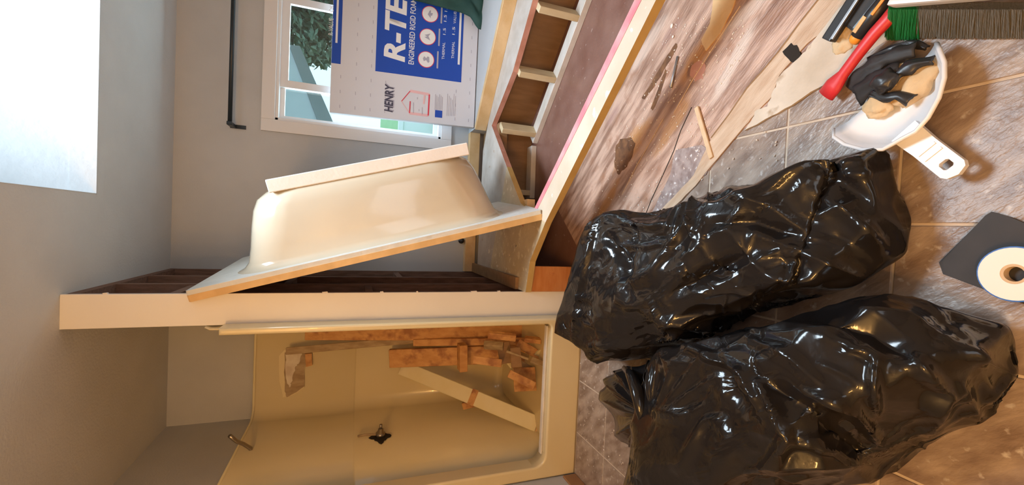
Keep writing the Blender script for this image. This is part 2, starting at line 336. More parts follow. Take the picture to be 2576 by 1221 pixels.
# partition between shower and tub alcove: finished end post, stripped studs
part = thing('wall_partition', '', '', (PX0, YP, 0)); del part['label']; del part['category']; part['kind'] = 'structure'
bm = new(); box(bm, (PX0-0.004,YP,0), (PX1,YP+0.016,ZC)); bevel(bm, 0.003, 2); bm_obj('end_panel', bm, 'jamb', part)
bm = new(); box(bm, (PX0-0.004,YP+0.016,0), (PX0+0.012,YB,ZC)); bm_obj('drywall_sheet', bm, 'wall', part)
bm = new(); box(bm, (PX0+0.013,YP+0.016,0), (PX0+0.034,YB,ZC)); bm_obj('backing_sheet', bm, 'lath', part)
for y in (YP+0.02, YP+0.36, YP+0.72, YB-0.045):
    bm = new(); box(bm, (PX0+0.036,y,0.04), (PX1-0.004,y+0.04,ZC-0.04)); bm_obj('stud', bm, 'oldstud', part)
for z in (0.0, ZC-0.04):
    bm = new(); box(bm, (PX0+0.036,YP+0.018,z), (PX1-0.004,YB,z+0.04)); bm_obj('wall_plate', bm, 'oldstud', part)
for z, y0, y1 in ((1.18,YP+0.06,YP+0.36), (1.62,YP+0.40,YP+0.72), (0.95,YP+0.76,YB-0.045), (1.98,YP+0.76,YB-0.045), (2.05,YP+0.06,YP+0.36)):
    bm = new(); box(bm, (PX0+0.04,y0,z), (PX1-0.01,y1,z+0.04)); bm_obj('blocking', bm, 'oldstud', part)
rnd = random.Random(3)
for i in range(7):   # plaster shreds left along the arris of the post
    z = (2.28, 1.95, 1.40, 1.13, 0.95, 0.62, 0.48)[i]; l = (0.02,0.05,0.03,0.02,0.012,0.04,0.02)[i]
    bm = new(); quad_prism(bm, [(PX1-0.002,YP+0.002,z),(PX1+0.006,YP+0.002,z+0.004),(PX1+0.004,YP+0.002,z+l),(PX1-0.002,YP+0.002,z+l*0.8)], (0,0.012,0)); bm_obj('plaster_shred', bm, 'crumb', part)

# ------------------------------------------------------------------ WINDOW
win = thing('window_1', '', '', ((WX0+WX1)/2, YB, WZ0)); del win['label']; del win['category']; win['kind'] = 'structure'
CW = 0.085
def strip(nm, lo, hi, m='trim', par=win, bv=0.004):
    bm = new(); box(bm, lo, hi)
    if bv: bevel(bm, bv, 2)
    return bm_obj(nm, bm, m, par, level=True)
strip('casing', (WX0-CW,YB-0.02,WZ0-CW), (WX0,YB,WZ1+CW)); strip('casing', (WX1,YB-0.02,WZ0-CW), (WX1+CW,YB,WZ1+CW))
strip('casing', (WX0,YB-0.02,WZ1), (WX1,YB,WZ1+CW)); strip('casing', (WX0,YB-0.02,WZ0-CW), (WX1,YB,WZ0))
for lo, hi in (((WX0,YB,WZ0),(WX0+0.02,YB+0.10,WZ1)), ((WX1-0.02,YB,WZ0),(WX1,YB+0.10,WZ1)), ((WX0,YB,WZ1-0.02),(WX1,YB+0.10,WZ1)), ((WX0,YB,WZ0),(WX1,YB+0.10,WZ0+0.02))):
    strip('window_frame', lo, hi, bv=0.002)
def sash(x0, x1, y, fw=0.05, nm='sash'):
    z0, z1 = WZ0+0.02, WZ1-0.02
    s = bpy.data.objects.new(nm, None)
    bm = new(); box(bm, (x0,y,z0), (x0+fw,y+0.03,z1)); box(bm, (x1-fw,y,z0), (x1,y+0.03,z1)); box(bm, (x0+fw,y,z0), (x1-fw,y+0.03,z0+fw)); box(bm, (x0+fw,y,z1-fw), (x1-fw,y+0.03,z1))
    s = bm_obj(nm, bm, 'trim', win)
    bm = new(); box(bm, (x0+fw,y+0.012,z0+fw), (x1-fw,y+0.017,z1-fw)); bm_obj('pane', bm, 'glass', s)
sash(WX0+0.02, 1.0, YB+0.062, 0.03); sash(0.965, 1.62, YB+0.03, 0.052); sash(1.585, WX1-0.02, YB+0.062, 0.03)

# ------------------------------------------------------------------ OUTSIDE
bm = new(); box(bm, (-14, YB+0.3, -0.7), (22, 40, -0.6)); tag(bm_obj('lawn', bm, 'lawn'), 'green lawn seen through the window bottom', 'lawn')
# patio cover outside the window: a sloping soffit running away from the house
pat = thing('patio_cover', 'grey blue sloping patio cover roof outside the window', 'roof', (1.6, 5.5, -0.6))
q = [at_y(690,330,4.3), at_y(815,315,4.3), at_y(745,128,8.0), at_y(690,100,8.0)]
def soffit(pix, m, nm, th=0.06):
    pts = [at_y(x, y, Y) for x, y, Y in pix]; bm = new(); quad_prism(bm, pts, (0,0,th)); bmesh.ops.triangulate(bm, faces=bm.faces[:]); return bm_obj(nm, bm, m, pat)
soffit([(660,345,4.4),(822,318,4.4),(741,118,6.6),(690,100,6.6)], 'soffit', 'soffit_panel')
pa, pb = at_y(822,318,4.4), at_y(741,118,6.6)
bm = new(); obox(bm, pa+Vector((0,0,-0.0)), pb, 0.13, 0.04, (0,0,1)); bm_obj('fascia', bm, 'eave', pat)
pa, pb = at_y(780,305,4.6), at_y(722,150,6.4)
bm = new(); obox(bm, pa, pb, 0.05, 0.04, (0,0,1)); bm_obj('rafter', bm, 'eave', pat)
for X in (-0.6, 0.4):
    bm = new(); box(bm, (X,6.2,-0.6), (X+0.1,6.3,2.3)); bm_obj('patio_post', bm, 'fence', pat)
def tree(cx_, cy_, cz_, r, n, label, seed):
    rnd = random.Random(seed); t = thing('tree', label, 'tree', (cx_, cy_, -0.6), 'trees outside the window')
    bm = new(); tube(bm, [(cx_,cy_,-0.6),(cx_+0.1,cy_,cz_*0.5),(cx_,cy_,cz_)], [0.16,0.12,0.06], 8); bm_obj('trunk', bm, 'brownpanel', t)
    bm = new()
    for i in range(n):
        d = Vector((rnd.gauss(0,1), rnd.gauss(0,1), rnd.gauss(0,0.8))).normalized()*r*rnd.uniform(0.35,1.0)
        c = Vector((cx_,cy_,cz_))+d; a = Vector((rnd.uniform(-1,1),rnd.uniform(-1,1),rnd.uniform(-1,1))).normalized(); b = a.orthogonal().normalized(); s = rnd.uniform(0.05,0.12)
        if c.z < -0.35: continue
        vs = [bm.verts.new(c+a*s), bm.verts.new(c+b*s*0.5), bm.verts.new(c-a*s), bm.verts.new(c-b*s*0.5)]; bm.faces.new(vs)
    o = bm_obj('foliage', bm, 'leaf', t, recalc=False); o['kind'] = 'stuff'
tp = at_y(790, 70, 9.0); tree(tp.x+1.2, 9.0, tp.z+0.3, 1.9, 22000, 'dark green tree filling the middle window pane', 1)
tp = at_y(700, -60, 10.0); tree(tp.x+6.2, 11.0, tp.z, 2.3, 6000, 'dark green tree farther right beyond the window', 2)
fn = thing('yard_fence', 'bright white panel fence beyond the lower window', 'fence', (1.0, 7.0, -0.6))
for i in range(14):
    x = -1.6 + i*0.42
    bm = new(); box(bm, (x,7.0,-0.6), (x+0.40,7.03,0.62)); bm_obj('fence_board', bm, 'fence', fn)
bm = new(); box(bm, (-1.7,6.97,0.62), (4.4,7.06,0.69)); bm_obj('fence_rail', bm, 'fence', fn)

# ------------------------------------------------------------------ curtain rod above the window
p0, p1 = at_y(578,312,YB-0.10), at_y(592,0,YB-0.10); p1 = p0 + (p1-p0)*1.9; p1.z = p0.z - 0.0
rod = thing('curtain_rod', 'long dark curtain rod mounted above the window', 'rod', (p0.x, YB, p0.z-0.05))
bm = new(); tube(bm, [p0, p1], 0.013, 12); bm_obj('pole', bm, 'rod', rod, True)
for xx in (p0.x+0.004, p1.x-0.1):
    bm = new(); box(bm, (xx-0.012,YB-0.118,p0.z-0.016), (xx+0.012,YB,p0.z+0.016)); bevel(bm, 0.003, 1); bm_obj('bracket', bm, 'rod', rod)
    bm = new(); box(bm, (xx-0.013,YB-0.006,p0.z-0.075), (xx+0.013,YB,p0.z+0.02)); bm_obj('mounting_plate', bm, 'rod', rod)

# ------------------------------------------------------------------ SHOWER STALL
sh = thing('shower_stall', 'almond one-piece shower stall left of the white post, full of scrap wood', 'shower', ((XL+PX0)/2, YP, 0))
SX0_, SX1_, SZ, SYF, SYB = XL+0.012, PX0-0.012, 1.92, YP-0.012, YB-0.03
r = 0.09
def prof(ins=0.0, z=0.0):
    """U-shaped plan of the stall wall, inner side"""
    pts = [(SX0_+ins, SYF)]
    for k in range(9):
        a = PI - k/8*PI/2; pts.append((SX0_+ins+r+math.cos(a)*r, SYB-ins-r+math.sin(a)*r))
    for k in range(9):
        a = PI/2 - k/8*PI/2; pts.append((SX1_-ins-r+math.cos(a)*r, SYB-ins-r+math.sin(a)*r))
    pts.append((SX1_-ins, SYF)); return [Vector((x, y, z)) for x, y in pts]
bm = new()
lv = [(0.07,0.06),(0.045,0.10),(0.04,0.14),(0.035,1.235),(0.028,1.243),(0.014,1.25),(0.012,1.90),(0.0,SZ)]
loft(bm, [prof(i, z) for i, z in lv], close=False, cap0=False, cap1=False)
ow = bm_obj('surround_walls', bm, 'showerwall', sh, True, recalc=False)
md = ow.modifiers.new('thickness', 'SOLIDIFY'); md.thickness = 0.006; md.offset = -1
bm = new(); fl_ = [(p.x, p.y, 0.02) for p in prof(0.03)]; quad_prism(bm, fl_, (0,0,0.045)); bmesh.ops.triangulate(bm, faces=[f for f in bm.faces if len(f.verts) > 4], ngon_method='EAR_CLIP'); bm_obj('shower_pan', bm, 'showerwall', sh)
# top bead of the surround
bm = new(); tube(bm, [p+Vector((0,0,SZ)) for p in prof(-0.002)[:12]], 0.009, 8); bm_obj('caulk_bead', bm, 'yellowish', sh, True)
# moulded front frame: left flange, curb, right flange with rounded inner corners
CZ = on_z(1372,1000,0).z
fy0 = SYF-0.10
ctop = at_y(1376, 1000, fy0+0.02).z
outer = [(SX0_-0.010,0.0),(PX0-0.035,0.0),(PX0-0.035,0.12),(PX0-0.006,0.16),(PX0-0.006,1.93),(PX0-0.052,1.93)]
def arc2(cx_, cz_, rr, a0, a1, n=7): return [(cx_+rr*math.cos(a0+(a1-a0)*k/n), cz_+rr*math.sin(a0+(a1-a0)*k/n)) for k in range(n+1)]
xl, xr = XL+0.075, PX0-0.028
inner = [(xr, 1.84)] + arc2(xr-0.03, ctop+0.03, 0.03, 0, -PI/2) + arc2(xl+0.07, ctop+0.07, 0.07, -PI/2, -PI) + [(xl,1.84)]
loop = [(XL+0.004,1.84),(XL+0.004,0.0),(PX0+0.004,0.0),(PX0+0.004,0.10),(PX0+0.004,1.84)] + inner
bm = new(); a = [bm.verts.new((x, fy0, z)) for x, z in loop]; f = bm.faces.new(a)
ret = bmesh.ops.extrude_face_region(bm, geom=[f]); bmesh.ops.translate(bm, vec=(0,0.10,0), verts=[v for v in ret['geom'] if isinstance(v, bmesh.types.BMVert)])
bmesh.ops.recalc_face_normals(bm, faces=bm.faces)
ed = [e for e in bm.edges if all(abs(v.co.y-fy0) < 1e-5 for v in e.verts)]
bmesh.ops.bevel(bm, geom=ed, offset=0.012, segments=3, affect='EDGES', profile=0.6, clamp_overlap=True)
bmesh.ops.triangulate(bm, faces=[f for f in bm.faces if len(f.verts) > 4], ngon_method='EAR_CLIP')
fr = bm_obj('front_frame', bm, 'showerwall', sh)
for p in fr.data.polygons: p.use_smooth = len(p.vertices) == 4 and p.area < 0.02
# metal door-track sill on the curb
bm = new(); box(bm, (xl+0.05,fy0+0.045,ctop), (xr-0.02,fy0+0.075,ctop+0.012)); bevel(bm, 0.003, 1); bm_obj('door_track', bm, 'plate', sh)
# valve cut-out in the left wall, shower arm above
vp = at_x(957, 1100, SX0_+0.040)
bm = new(); pts = []
for k in range(28):
    a = 2*PI*k/28; rr = 0.052 + 0.028*max(0, math.cos(4*a))**1.0 + rnd.uniform(-0.003,0.003); pts.append((vp.x, vp.y+rr*math.cos(a)*1.25, vp.z+rr*math.sin(a)*0.9))
quad_prism(bm, pts, (0.004,0,0)); bmesh.ops.triangulate(bm, faces=[f for f in bm.faces if len(f.verts) > 4], ngon_method='EAR_CLIP'); bm_obj('valve_opening', bm, 'hole', sh)
vb = thing('shower_valve', 'bare chrome valve stem in rough hole in shower side wall', 'valve', (vp.x+0.005, vp.y, vp.z-0.03))
bm = new(); tube(bm, [vp+Vector((0.004,0,0)), vp+Vector((0.03,0,0)), vp+Vector((0.03,0,0)), vp+Vector((0.055,0,0))], [0.030,0.030,0.020,0.017], 14); bm_obj('valve_body', bm, 'chrome', vb, True)
bm = new(); tube(bm, [vp+Vector((0.055,0,0)), vp+Vector((0.085,-0.005,0.0))], 0.009, 10); bm_obj('stem', bm, 'chrome', vb, True)
bm = new(); tube(bm, [vp+Vector((0.018,0.0,0.0)), vp+Vector((0.02,0.012,0.10)), vp+Vector((0.012,0.02,0.14))], 0.008, 8); bm_obj('side_pipe', bm, 'greywood', vb, True)
ap = at_x(630, 1141, XL+0.003)
arm = thing('shower_arm', 'bent metal shower arm without a head high on shower side wall', 'pipe', (ap.x, ap.y, ap.z-0.03))
bm = new(); tube(bm, [ap, ap+Vector((0.006,0,0)), ap+Vector((0.016,0,0))], [0.034,0.032,0.014], 18); bm_obj('escutcheon', bm, 'chrome', arm, True)
d = at_y(578, 1097, ap.y-0.10) - ap
bm = new(); tube(bm, [ap, ap+Vector((0.03,0,0.0)), ap+d*0.35+Vector((0.02,0,-0.0)), ap+d*0.7, ap+d], 0.0115, 12); bm_obj('arm_pipe', bm, 'chrome', arm, True)
for q_ in (arm, vb):
    q_.parent = sh; q_.location = Vector(q_['_w'])-Vector(sh['_w']); del q_['label']; del q_['category']
# torn soap-dish hole in the back wall of the stall
YS = SYB-0.016
def pane(name, pix, Y, th, m, parent, n=1, amp=0.0, seed=0):
    pts = [at_y(x, y, Y) for x, y in pix]; rn = random.Random(seed); out = []
    for i in range(len(pts)):
        for k in range(n):
            c = pts[i].lerp(pts[(i+1)%len(pts)], k/n)
            if k: c = c + Vector((rn.uniform(-amp,amp), 0, rn.uniform(-amp,amp)))
            out.append(c)
    bm = new(); quad_prism(bm, out, (0,-th,0)); bmesh.ops.triangulate(bm, faces=[f for f in bm.faces if len(f.verts) > 4], ngon_method='EAR_CLIP'); return bm_obj(name, bm, m, parent)
pane('dish_outline', [(702,895),(716,880),(760,878),(768,900),(766,975),(735,995),(712,1000),(703,960)], YS, 0.004, 'showerwall', sh, 2, 0.002, 1)
pane('wall_opening', [(716,888),(748,880),(768,890),(766,972),(722,1000),(716,985)], YS-0.004, 0.003, 'greywood', sh, 4, 0.004, 2)
pane('torn_facing', [(718,892),(760,886),(752,915),(742,925),(736,958),(728,975),(722,962)], YS-0.009, 0.005, 'paper', sh, 5, 0.006, 3)
pane('wood_cleat', [(768,890),(785,888),(786,918),(770,922)], YS-0.004, 0.02, 'debriswood', sh)
# ------------------------------------------------------------------ scrap wood inside the shower
def plank(name, a, b, wd, th, side, m, label, cat='board', group=None, bv=0.003, par=None):
    bm = new(); obox(bm, a, b, wd, th, side); bevel(bm, bv, 1); o = bm_obj(name, bm, m, par)
    if par is None: tag(o, label, cat, group)
    return o
A = at_y
plank('wood_plank', A(768,826,3.34), A(1378,830,2.98)+Vector((0,0,0.02)), 0.17, 0.02, (1,0,0.05), 'debriswood', 'wide orange brown plank standing along the right shower wall')
plank('wood_strip', A(720,884,3.33), A(1190,842,3.16), 0.05, 0.022, (1,0.2,0), 'greywood', 'long grey brown strip leaning above the torn soap dish hole')
plank('wood_plank', A(980,902,3.28), A(1345,888,2.92), 0.135, 0.035, (1,0,0), 'debriswood', 'thick orange plank leaning in the middle of the scrap pile')
plank('wood_block', A(1163,866,2.92), A(1163,932,2.92), 0.055, 0.09, (0,0,1), 'debriswood', 'short wood block lying across two orange planks in shower', 'block')
plank('wood_plank', A(1040,862,3.18), A(1372,858,2.86), 0.05, 0.03, (1,0,0), 'debriswood', 'narrow orange batten between the two orange planks in shower')
wb = thing('painted_board', 'cream painted board leaning diagonally across the shower', 'board', tuple(A(1345,1075,2.66)))
p0, p1 = A(1010,925,3.30), A(1352,1068,2.68); fac = (p1-p0).cross((p0+p1)/2-EYE)
bm = new(); obox(bm, p0, p1, 0.105, 0.035, fac); bevel(bm, 0.004, 1); bm_obj('board_face', bm, 'yellowish', wb)
pm = p0.lerp(p1, 0.53); ax = (p1-p0).normalized(); pm2 = p0.lerp(p1, 0.572)
bm = new(); obox(bm, pm, pm2, 0.111, 0.042, fac); bm_obj('bare_wood_band', bm, 'debriswood', wb)
e0 = p1 + ax*0.002
bm = new(); obox(bm, e0, p1+ax*0.045, 0.10, 0.045, fac); bm_obj('raw_end', bm, 'pine', wb)
plank('wood_block', A(1164,1022,3.05), A(1205,1012,3.0), 0.05, 0.03, (1,0,0), 'debriswood', 'small orange scrap behind the cream diagonal board', 'block')
scraps = [((1262,893),(1288,925),0.022,0.02,'yellowish','short yellow edged stick at the centre of the scrap pile'),
          ((1288,905),(1368,950),0.05,0.03,'greywood','brown board scrap pointing down right to the shower curb'),
          ((1352,936),(1366,952),0.03,0.02,'yellowish','tiny pale chip touching the shower curb'),
          ((1218,868),(1266,872),0.05,0.04,'greywood','stubby pale block under the wide plank in shower'),
          ((1265,862),(1275,915),0.09,0.02,'brownpanel','dark square scrap in the middle of shower pile'),
          ((1302,862),(1372,905),0.06,0.02,'debriswood','reddish slat slanting over the shower curb corner'),
          ((1320,853),(1362,858),0.05,0.03,'debriswood','small reddish block beside the curb corner'),
          ((1350,895),(1374,878),0.05,0.02,'yellowish','pale triangular scrap against the shower curb'),
          ((1318,925),(1322,985),0.16,0.012,'debriswood','splintered plywood end hanging below shower scraps'),
          ((1275,880),(1330,900),0.10,0.015,'greywood','grey brown plywood scrap in shower pile')]
scraps += [((1190,905),(1262,915),0.05,0.03,'debriswood','flat orange scrap lying low behind the short crosswise block'),
          ((1296,875),(1300,925),0.07,0.015,'brownpanel','dark thin slat crossing under the grey brown plywood scrap'),
          ((1336,905),(1372,920),0.04,0.02,'greywood','small grey stick nearest the shower curb'),
          ((1228,842),(1298,850),0.045,0.03,'debriswood','orange batten end on the wide plank near the curb'),
          ((1280,940),(1345,972),0.05,0.02,'debriswood','orange splintered lath pointing at the cream diagonal board')]
for i, (a, b, wd, th, m, lb) in enumerate(scraps):
    Y = 2.84 - 0.02*i
    plank('wood_scrap', A(a[0],a[1],Y), A(b[0],b[1],Y-0.06), wd, th, (rnd.uniform(-.4,.4),0.2,1) if i != 8 else (0,0,1), m, lb, 'scrap')

# ------------------------------------------------------------------ FLOOR: tiles, subfloor, underlayment
TS, TX0, TY0, GR = 0.3115, 0.0615, 0.999, 0.007
cutp = [on_z(x, y, 0.0) for x, y in ((1640,568),(1749,468),(1869,322),(2004,253),(2081,204),(2200,120))]
tl = thing('tile_floor', '', '', (-0.4, 1.2, 0)); del tl['label']; del tl['category']; tl['kind'] = 'structure'; tl.name = 'floor_tiling'
c0, c1, c2_, c3 = cutp[0], cutp[2], cutp[4], cutp[5]
def halfplane(p, q):   # keep the side of the camera foot (0,0)
    nx, ny = -(q.y-p.y), (q.x-p.x); c = nx*p.x+ny*p.y
    if -c < 0: return (-nx, -ny, -c) if (0*nx+0*ny) < c else (nx, ny, c)
    return (nx, ny, c)
h1 = halfplane(cutp[1], cutp[2]); h2 = halfplane(cutp[2], cutp[5])
rt = random.Random(11)
for i in range(-5, 8):
    for j in range(-8, 5):
        x0, y0 = TX0+i*TS+GR/2, TY0+j*TS+GR/2; x1, y1 = x0+TS-GR, y0+TS-GR
        x0, x1 = max(x0, XL), min(x1, XR); y0, y1 = max(y0, YN), min(y1, YP-0.115)
        if x1-x0 < 0.01 or y1-y0 < 0.01: continue
        poly = [(x0,y0),(x1,y0),(x1,y1),(x0,y1)]
        # region kept = not beyond both cut lines (concave side): clip by each and keep the intersection
        poly = clip_poly(poly, *h1)
        if len(poly) > 2: poly = clip_poly(poly, *h2)
        if len(poly) < 3 or abs(area2(poly)) < 4e-4: continue
        if x0 > 0.95: continue
        bm = new(); quad_prism(bm, [(x, y, -0.008) for x, y in poly], (0,0,0.008)); 
        up = [e for e in bm.edges if all(v.co.z > -0.001 for v in e.verts)]
        bmesh.ops.bevel(bm, geom=up, offset=0.0015, segments=1, affect='EDGES')
        o = bm_obj('tile', bm, 'tile', tl); o.location.z += rt.uniform(-0.0006, 0.0006)
sf = thing('floor_subfloor', '', '', (0.6, 1.6, 0)); del sf['label']; del sf['category']; sf['kind'] = 'structure'
def sub(nm, pts, z0, z1, m, par=sf):
    bm = new(); quad_prism(bm, [(x,y,z0) for x,y in pts], (0,0,z1-z0)); bmesh.ops.triangulate(bm, faces=[f for f in bm.faces if len(f.verts) > 4], ngon_method='EAR_CLIP'); return bm_obj(nm, bm, m, par)
fa, fb = on_z(1345,700,0), on_z(1500,560,0)
P = lambda x, y, z=0.0: (on_z(x,y,z).x, on_z(x,y,z).y)
sub('subfloor_sheet', [(-0.35,2.36),(-0.10,2.30),P(1400,500),P(1560,200),P(1650,0),(2.4,0.0),(2.4,3.49),(-0.35,3.49)], -0.006, -0.0005, 'darkfloor')
sub('subfloor_sheet', [(-0.35,2.34),(-0.12,2.28),P(1390,500),P(1550,200),P(1640,0),P(1725,-180),P(2300,-180),P(2190,115),P(2081,206),P(2004,257),P(1869,326),P(1749,472),P(1640,575),(-0.2,1.9),(-0.35,2.0)], -0.006, 0.0015, 'subfloor')
def fslab(nm, pix, z1, m, n=5, amp=0.004, seed=1, par=sf): return slab(nm, pix, 0.0005, z1, m, par, n, amp, seed)
fslab('underlayment_strip', [(1790,347),(1880,222),(1960,130),(2062,-2),(2130,-60),(2175,0),(2100,60),(2030,110),(1960,190),(1945,240),(1895,292),(1869,322),(1749,468),(1702,514),(1650,560),(1630,560),(1690,500),(1745,440)], 0.006, 'underlay', 4, 0.003, 2)
fslab('skim_patch', [(1872,328),(1892,300),(1900,280),(1930,268),(1945,228),(1962,190),(2010,145),(2040,110),(2110,20),(2180,-30),(2300,-30),(2230,60),(2150,135),(2083,208),(2004,256),(1940,292)], 0.010, 'skim', 4, 0.004, 3)
fslab('tile_backing_remnant', [(1622,560),(1648,520),(1685,440),(1700,378),(1765,365),(1795,395),(1775,440),(1740,465),(1700,510),(1655,556)], 0.0045, 'speck', 4, 0.003, 4)
fslab('lifted_veneer', [(1800,-40),(1862,-40),(1838,30),(1810,85),(1775,128),(1764,100),(1785,60)], 0.006, 'lumber_h', 3, 0.003, 5)
def crack(pix, r, m, nm='seam_crack', z=0.002):
    bm = new(); tube(bm, [on_z(x,y,z) for x,y in pix], r, 5); bm_obj(nm, bm, m, sf)
crack([(1740,270),(1712,330),(1695,380),(1668,440),(1640,500),(1622,545)], 0.0022, 'hole')
crack([(1862,15),(1800,110),(1740,205),(1695,285)], 0.0022, 'splinter', 'raised_splinter')
crack([(1668,300),(1640,350),(1600,420),(1565,490)], 0.0018, 'splinter', 'raised_splinter')
crack([(1765,372),(1735,372),(1705,380)], 0.002, 'hole')
crack([(1950,200),(1985,160)], 0.002, 'splinter', 'raised_splinter')
fslab('rotten_hollow', [(1548,372),(1560,350),(1585,345),(1598,360),(1590,395),(1572,425),(1556,440),(1546,420)], 0.0022, 'rot', 4, 0.006, 6)
fslab('rotten_hollow', [(1700,108),(1704,118),(1680,160),(1645,220),(1622,250),(1614,246),(1640,205),(1672,150)], 0.0022, 'rot', 4, 0.004, 7)
fslab('rotten_hollow', [(1674,170),(1678,180),(1660,240),(1642,278),(1637,272),(1655,225)], 0.0022, 'rot', 4, 0.003, 8)
fslab('dark_gap', [(1968,130),(1990,108),(2008,120),(2016,140),(2000,162),(1985,150)], 0.0075, 'hole', 3, 0.003, 9)
fslab('rotten_hollow', [(1740,165),(1760,150),(1775,165),(1768,200),(1748,205),(1735,190)], 0.0022, 'red_edge', 3, 0.005, 10)
bm = new(); pts = [on_z(x,y,0.004) for x,y in ((1790,347),(1835,288),(1880,222),(1918,180),(1960,130),(2010,62),(2062,-4))]; tube(bm, pts, 0.004, 6); bm_obj('split_edge', bm, 'brownpanel', sf)
# sticks, nail and crumbs lying on the subfloor
def stick(a, b, wd, th, m, nm, lb, cat, z=0.004, grp=None):
    bm = new(); obox(bm, on_z(*a, z+th/2), on_z(*b, z+th/2), wd, th, Vector((on_z(*b,0)-on_z(*a,0)).cross(Vector((0,0,1))))); bevel(bm, min(wd,th)*0.2, 1); return tag(bm_obj(nm, bm, m), lb, cat, grp)
stick((1752,270), (1790,398), 0.020, 0.010, 'splinter', 'wood_stick', 'pale flat stick lying beside the speckled tile remnant', 'stick')
bm = new(); a, b = on_z(1705,142,0.007), on_z(1687,222,0.007); tube(bm, [a, a.lerp(b,0.97), b], [0.0055,0.0055,0.003], 10); tag(bm_obj('steel_bolt', bm, 'steel', None, True), 'grey metal rod lying on the bare subfloor', 'bolt')
rs = random.Random(21)
for k, (x, y, l, lb) in enumerate(((1690,65,0.022,'largest white plaster chip on the upper subfloor'), (1693,92,0.014,'small white chip just below the largest plaster chip'))):
    bm = new(); c = on_z(x,y,0.005); bmesh.ops.create_icosphere(bm, subdivisions=1, radius=l/2); 
    for v in bm.verts: v.co = Vector((v.co.x*1.1, v.co.y*0.8, v.co.z*0.5))*rs.uniform(0.8,1.2)+c
    tag(bm_obj('plaster_chip', bm, 'crumb'), lb, 'chip')
bm = new()
fx = [(1480,560),(1560,300),(1700,40),(1900,40),(1760,420),(1650,540)]
def inpoly(x, y, P_):
    c = False; n = len(P_)
    for i in range(n):
        a, b = P_[i], P_[(i+1)%n]
        if (a[1] > y) != (b[1] > y) and x < (b[0]-a[0])*(y-a[1])/(b[1]-a[1])+a[0]: c = not c
    return c
cnt = 0
while cnt < 420:
    x, y = rs.uniform(1440,2000), rs.uniform(0,620)
    if not (inpoly(x, y, fx) or (rs.random() < 0.25 and inpoly(x, y, [(1700,514),(1870,322),(2000,250),(1980,400),(1790,460)]))): continue
    c = on_z(x, y, 0.0035); s = rs.choice((0.0015,0.002,0.003,0.004)) ; a = Vector((rs.uniform(-1,1),rs.uniform(-1,1),0)).normalized(); b = Vector((-a.y,a.x,0))
    v = [bm.verts.new(c+a*s*1.6), bm.verts.new(c+b*s), bm.verts.new(c-a*s), bm.verts.new(c-b*s*0.8), bm.verts.new(c+Vector((0,0,s)))]
    for i in range(4): bm.faces.new((v[i], v[(i+1)%4], v[4]))
    bm.faces.new(v[3::-1]); cnt += 1
tag(bm_obj('plaster_crumbs', bm, 'crumb'), 'pale plaster crumbs scattered over the bare subfloor', 'debris', kind='stuff')
bm = new()
for k in range(60):
    x, y = rs.uniform(1450,1640), rs.uniform(890,1200); c = on_z(x,y,0.001); s = rs.choice((0.0015,0.0025,0.004)); a = Vector((rs.uniform(-1,1),rs.uniform(-1,1),0)).normalized(); b = Vector((-a.y,a.x,0))
    v = [bm.verts.new(c+a*s*1.6), bm.verts.new(c+b*s), bm.verts.new(c-a*s), bm.verts.new(c-b*s*0.8), bm.verts.new(c+Vector((0,0,s)))]
    for i in range(4): bm.faces.new((v[i], v[(i+1)%4], v[4]))
tag(bm_obj('plaster_crumbs', bm, 'crumb'), 'pale crumbs on the tiles in front of the shower curb', 'debris', kind='stuff')

# ------------------------------------------------------------------ TUB DECK
DZ, DT = 0.34, 0.036
D = lambda x, y, z=DZ: Vector((on_z(x,y,z).x, on_z(x,y,z).y))
dk = thing('tub_deck', 'open tub deck platform with cream front strip around a cut-out hole', 'deck', (0.8, 2.4, 0))
k1, k2 = D(1322,736), D(1333,658); k3 = D(1372,560); kR = D(1650,0); dirF = (kR-k3).normalized(); kE = kR + dirF*0.75
o0, o1 = D(1340,535), D(1597,0); oE = o1 + (o1-o0).normalized()*0.62
g = [D(1310,512), D(1275,420), D(1237,316), D(1290,180), D(1340,0)]; gE = g[4] + (g[4]-g[3]).normalized()*0.5
PXA = PX1+0.002
def deckslab(nm, poly, m, z0=DZ-DT, z1=DZ):
    bm = new(); quad_prism(bm, [(p[0],p[1],z0) for p in poly], (0,0,z1-z0)); bmesh.ops.recalc_face_normals(bm, faces=bm.faces); return bm
def facemats(bm, fn):
    for f in bm.faces: f.material_index = fn(f)
def deckpart(nm, poly, mats, fn):
    bm = deckslab(nm, poly, None); facemats(bm, fn); bmesh.ops.triangulate(bm, faces=[f for f in bm.faces if len(f.verts) > 4], ngon_method='EAR_CLIP'); return bm_obj(nm, bm, mats, dk, level=True)
split = D(1262,560)
top = lambda f: 0 if abs(f.normal.z) > 0.5 else 1
# front strip (bright cream), left field (stained, tub shade painted in), rear strip (grey)
deckpart('front_strip', [k3, kE, oE, o0], ['deck','ply_edge'], top)
leftpoly = [(PXA, k1.y), (k2.x,k2.y), k3, o0, g[0], g[1], (PXA, g[1].y+0.30)]
deckpart('left_field', leftpoly, ['decksh','ply_edge'], top)
nf = Vector((dirF.y, -dirF.x))
deckpart('rear_strip', [g[1], g[2], g[3], g[4], gE, (2.0,2.35), D(1292,0), D(1255,160), D(1215,380), (PXA, g[1].y+0.62), (PXA, g[1].y+0.30)], ['deckgrey','red_edge'], top)
deckpart('right_field', [kE, (XR-0.01,kE.y), (XR-0.01,2.35), (2.0,2.35), gE, oE], ['deck','ply_edge'], top)
